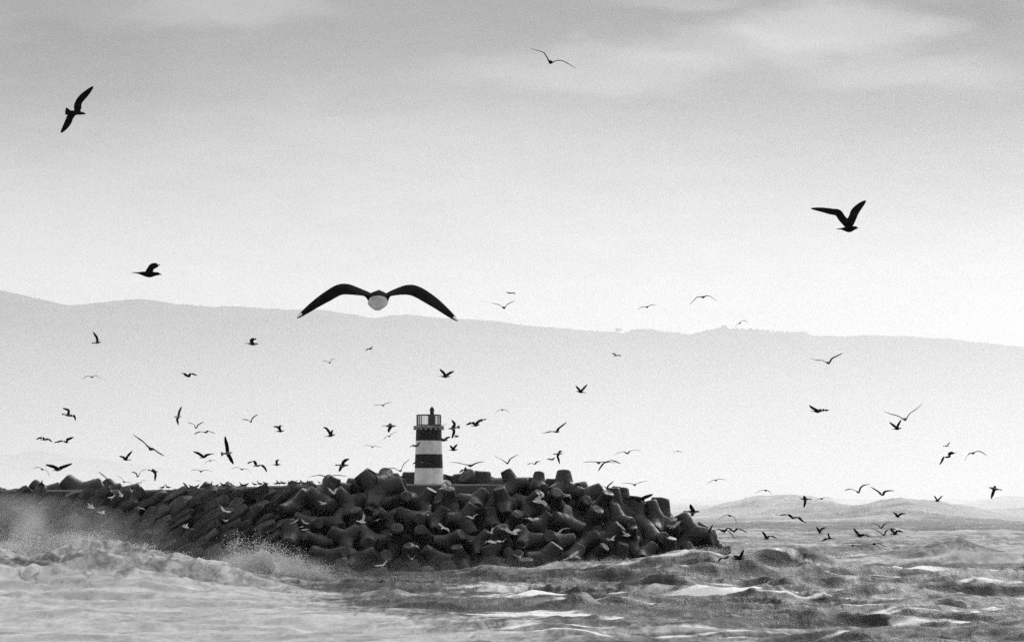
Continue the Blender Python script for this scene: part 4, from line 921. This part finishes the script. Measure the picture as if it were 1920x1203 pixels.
for i, (px, py, s_) in enumerate(PER):
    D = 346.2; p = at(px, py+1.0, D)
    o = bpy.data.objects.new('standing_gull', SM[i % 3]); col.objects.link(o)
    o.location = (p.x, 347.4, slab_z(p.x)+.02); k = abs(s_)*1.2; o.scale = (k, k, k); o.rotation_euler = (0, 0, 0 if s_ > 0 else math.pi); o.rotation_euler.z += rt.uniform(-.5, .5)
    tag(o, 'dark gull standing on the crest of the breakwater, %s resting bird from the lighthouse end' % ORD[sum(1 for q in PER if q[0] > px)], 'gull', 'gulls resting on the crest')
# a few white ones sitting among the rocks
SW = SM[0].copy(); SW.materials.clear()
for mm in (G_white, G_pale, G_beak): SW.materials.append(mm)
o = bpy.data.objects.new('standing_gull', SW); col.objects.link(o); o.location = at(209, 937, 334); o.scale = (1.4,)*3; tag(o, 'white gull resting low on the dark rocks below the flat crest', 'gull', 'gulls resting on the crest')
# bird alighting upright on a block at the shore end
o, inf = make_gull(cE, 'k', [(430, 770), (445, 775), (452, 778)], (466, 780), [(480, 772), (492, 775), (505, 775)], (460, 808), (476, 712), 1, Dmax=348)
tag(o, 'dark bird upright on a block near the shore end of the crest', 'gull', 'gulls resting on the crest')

# ------------------------------------------------------------------ thrown water
def droplets(name, label, plumes, seed):
    rnd = random.Random(seed); vs_, fs_ = [], []
    for (px, D, z0, n, sx, sz, sy, size) in plumes:
        x0 = (px-960)/F*D
        cl = [(x0+rnd.gauss(0, sx*.6), D+rnd.gauss(0, sy*.5), z0+abs(rnd.gauss(0, sz*.55))) for _ in range(14)]
        for _ in range(n):
            c = rnd.choice(cl); k = rnd.random()
            p = Vector((c[0]+rnd.gauss(0, sx*.3), c[1]+rnd.gauss(0, sy*.4), c[2]+rnd.gauss(0, sz*.3)))
            s = size*rnd.uniform(.35, 1)**1.5
            b = len(vs_)
            q = Quaternion((rnd.gauss(0, 1), rnd.gauss(0, 1), rnd.gauss(0, 1), rnd.gauss(0, 1))).normalized()
            for a in ((1, 1, 1), (1, -1, -1), (-1, 1, -1), (-1, -1, 1)): vs_.append(tuple(p+q@Vector(a)*s*.5))
            fs_ += [(b, b+1, b+2), (b, b+3, b+1), (b, b+2, b+3), (b+1, b+3, b+2)]
    me = bpy.data.meshes.new(name); me.from_pydata(vs_, [], fs_)
    return link(name, me, None, [M_foam], label=label, kind='stuff', cat='spray')
M_foam = Mat('foam_drops', .75, .6, .2).m
droplets('splash', 'white splash thrown up where the surf hits the foot of the rocks', [(500, 322, 1.2, 9000, 2.2, 1.9, 1.2, .085), (455, 322, .8, 3000, 1.6, 1.3, 1, .08), (560, 322, .6, 3000, 2.4, 1.0, 1, .08), (600, 323, .2, 1200, 3, .5, 1, .06),
    (375, 322, .8, 1500, 2, .9, 1, .06), (690, 322, .1, 900, 3, .3, 1, .06), (830, 322, .1, 900, 4, .3, 1, .06), (1000, 324, .1, 900, 4, .3, 1, .06), (1180, 327, 1.8, 1400, 4, .3, 1, .06), (1340, 328, 2.6, 1500, 2, .6, 1, .06)], 5)
droplets('wave_spray', 'ragged spray along the top of the white breaking wave', [(40, 304, 3.2, 3500, 4, .9, 2, .08), (110, 304, 3.9, 3500, 4, 1.0, 2, .08), (190, 304, 3.5, 2500, 3.5, .5, 2, .08), (270, 304, 2.9, 1500, 3, .4, 2, .07), (340, 304, 2.3, 900, 3, .3, 2, .07),
    (1490, 322, 2.6, 350, 1.6, .25, 1, .10), (1560, 330, 2.4, 700, 1.6, .5, 1, .11), (1430, 335, 2.2, 300, 1.5, .3, 1, .1)], 6)

# ------------------------------------------------------------------ spray and air
def volbox(name, x0, x1, y0, y1, z0, z1, label, build, cat=None):
    bm = bmesh.new(); box(bm, x0, x1, y0, y1, z0, z1)
    mt_ = bpy.data.materials.new(name+'_air'); mt_.use_nodes = True; t = mt_.node_tree; t.nodes.clear()
    out = t.nodes.new('ShaderNodeOutputMaterial'); pv = t.nodes.new('ShaderNodeVolumePrincipled'); t.links.new(pv.outputs[0], out.inputs['Volume'])
    pv.inputs['Color'].default_value = (.98, .98, .98, 1); pv.inputs['Anisotropy'].default_value = .55
    build(t, pv)
    return bmlink(name, bm, None, [mt_], label=label, kind='stuff', cat=cat)
class VN:
    def __init__(s, t): s.t = t
    def m(s, op, a, b=None, clamp=False):
        n = s.t.nodes.new('ShaderNodeMath'); n.operation = op; n.use_clamp = clamp
        for i, v in enumerate((a, b)):
            if v is None: continue
            if isinstance(v, (int, float)): n.inputs[i].default_value = v
            else: s.t.links.new(v, n.inputs[i])
        return n.outputs[0]
    def pos(s):
        g = s.t.nodes.new('ShaderNodeNewGeometry'); sp = s.t.nodes.new('ShaderNodeSeparateXYZ'); s.t.links.new(g.outputs['Position'], sp.inputs[0]); return g.outputs['Position'], sp.outputs
    def ss(s, v, a, b):
        n = s.t.nodes.new('ShaderNodeMapRange'); n.interpolation_type = 'SMOOTHSTEP'; s.t.links.new(v, n.inputs['Value']); n.inputs['From Min'].default_value = a; n.inputs['From Max'].default_value = b; return n.outputs[0]
    def noise(s, vec, scale, detail=4, sc=(1, 1, 1)):
        mp = s.t.nodes.new('ShaderNodeMapping'); mp.inputs['Scale'].default_value = sc; s.t.links.new(vec, mp.inputs[0])
        n = s.t.nodes.new('ShaderNodeTexNoise'); n.inputs['Scale'].default_value = scale; n.inputs['Detail'].default_value = detail; s.t.links.new(mp.outputs[0], n.inputs['Vector']); return n.outputs[0]
def haze_b(t, pv): pv.inputs['Density'].default_value = .000014
volbox('haze', -9000, 9000, -60, 8900, -6, 480, 'thin even haze filling the air over the bay', haze_b)
def mist_b(t, pv):
    v = VN(t); P, (x, y, z) = v.pos()
    d = v.m('POWER', 2.718, v.m('DIVIDE', v.m('MAXIMUM', z, 0), -130))
    low = v.m('POWER', 2.718, v.m('DIVIDE', v.m('MAXIMUM', z, 0), -12))
    d = v.m('ADD', v.m('MULTIPLY', d, v.ss(y, 1500, 3200)), v.m('MULTIPLY', v.m('MULTIPLY', low, v.ss(y, 640, 1150)), 2.7)); pv_d = v.m('ADD', v.m('MULTIPLY', d, .0011), v.m('MULTIPLY', v.ss(y, 950, 2600), .00004))
    t.links.new(pv_d, pv.inputs['Density'])
volbox('sea_mist', -5000, 5000, 620, 7000, -4, 440, 'pale sea mist lying over the water below the hill', mist_b)
def spray_b(t, pv):
    v = VN(t); P, (x, y, z) = v.pos()
    n = v.noise(P, .34, 6); n2 = v.noise(P, .08, 3)
    hgt = v.m('ADD', 2.5, v.m('MULTIPLY', v.ss(x, -22, -50), 6.5))
    d = v.m('SUBTRACT', 1, v.m('DIVIDE', z, hgt), True)
    d = v.m('POWER', d, .8)
    n3 = v.m('MULTIPLY', v.m('SUBTRACT', v.m('ADD', v.m('MULTIPLY', n, .5), v.m('MULTIPLY', n2, .5)), .44, True), 7)
    amp = v.m('ADD', .012, v.m('MULTIPLY', v.ss(x, -30, -56), .13))
    gx = v.m('POWER', 2.718, v.m('MULTIPLY', v.m('POWER', v.m('DIVIDE', v.m('ADD', x, 25), 3.6), 2), -1))
    gz = v.m('POWER', 2.718, v.m('MULTIPLY', v.m('POWER', v.m('DIVIDE', z, 3.6), 2), -1))
    amp = v.m('ADD', amp, v.m('MULTIPLY', v.m('MULTIPLY', v.m('MULTIPLY', gx, gz), v.ss(v.noise(P, .9, 5), .42, .62)), 1.6))
    dd = v.m('MULTIPLY', v.m('MULTIPLY', d, n3), amp)
    dd = v.m('MULTIPLY', dd, v.m('MULTIPLY', v.ss(y, 314, 319), v.ss(x, 24, 14)))
    t.links.new(dd, pv.inputs['Density'])
volbox('surf_spray', -75, 24, 314, 336, -1, 9.5, 'white spray drifting up from the surf along the rocks', spray_b)
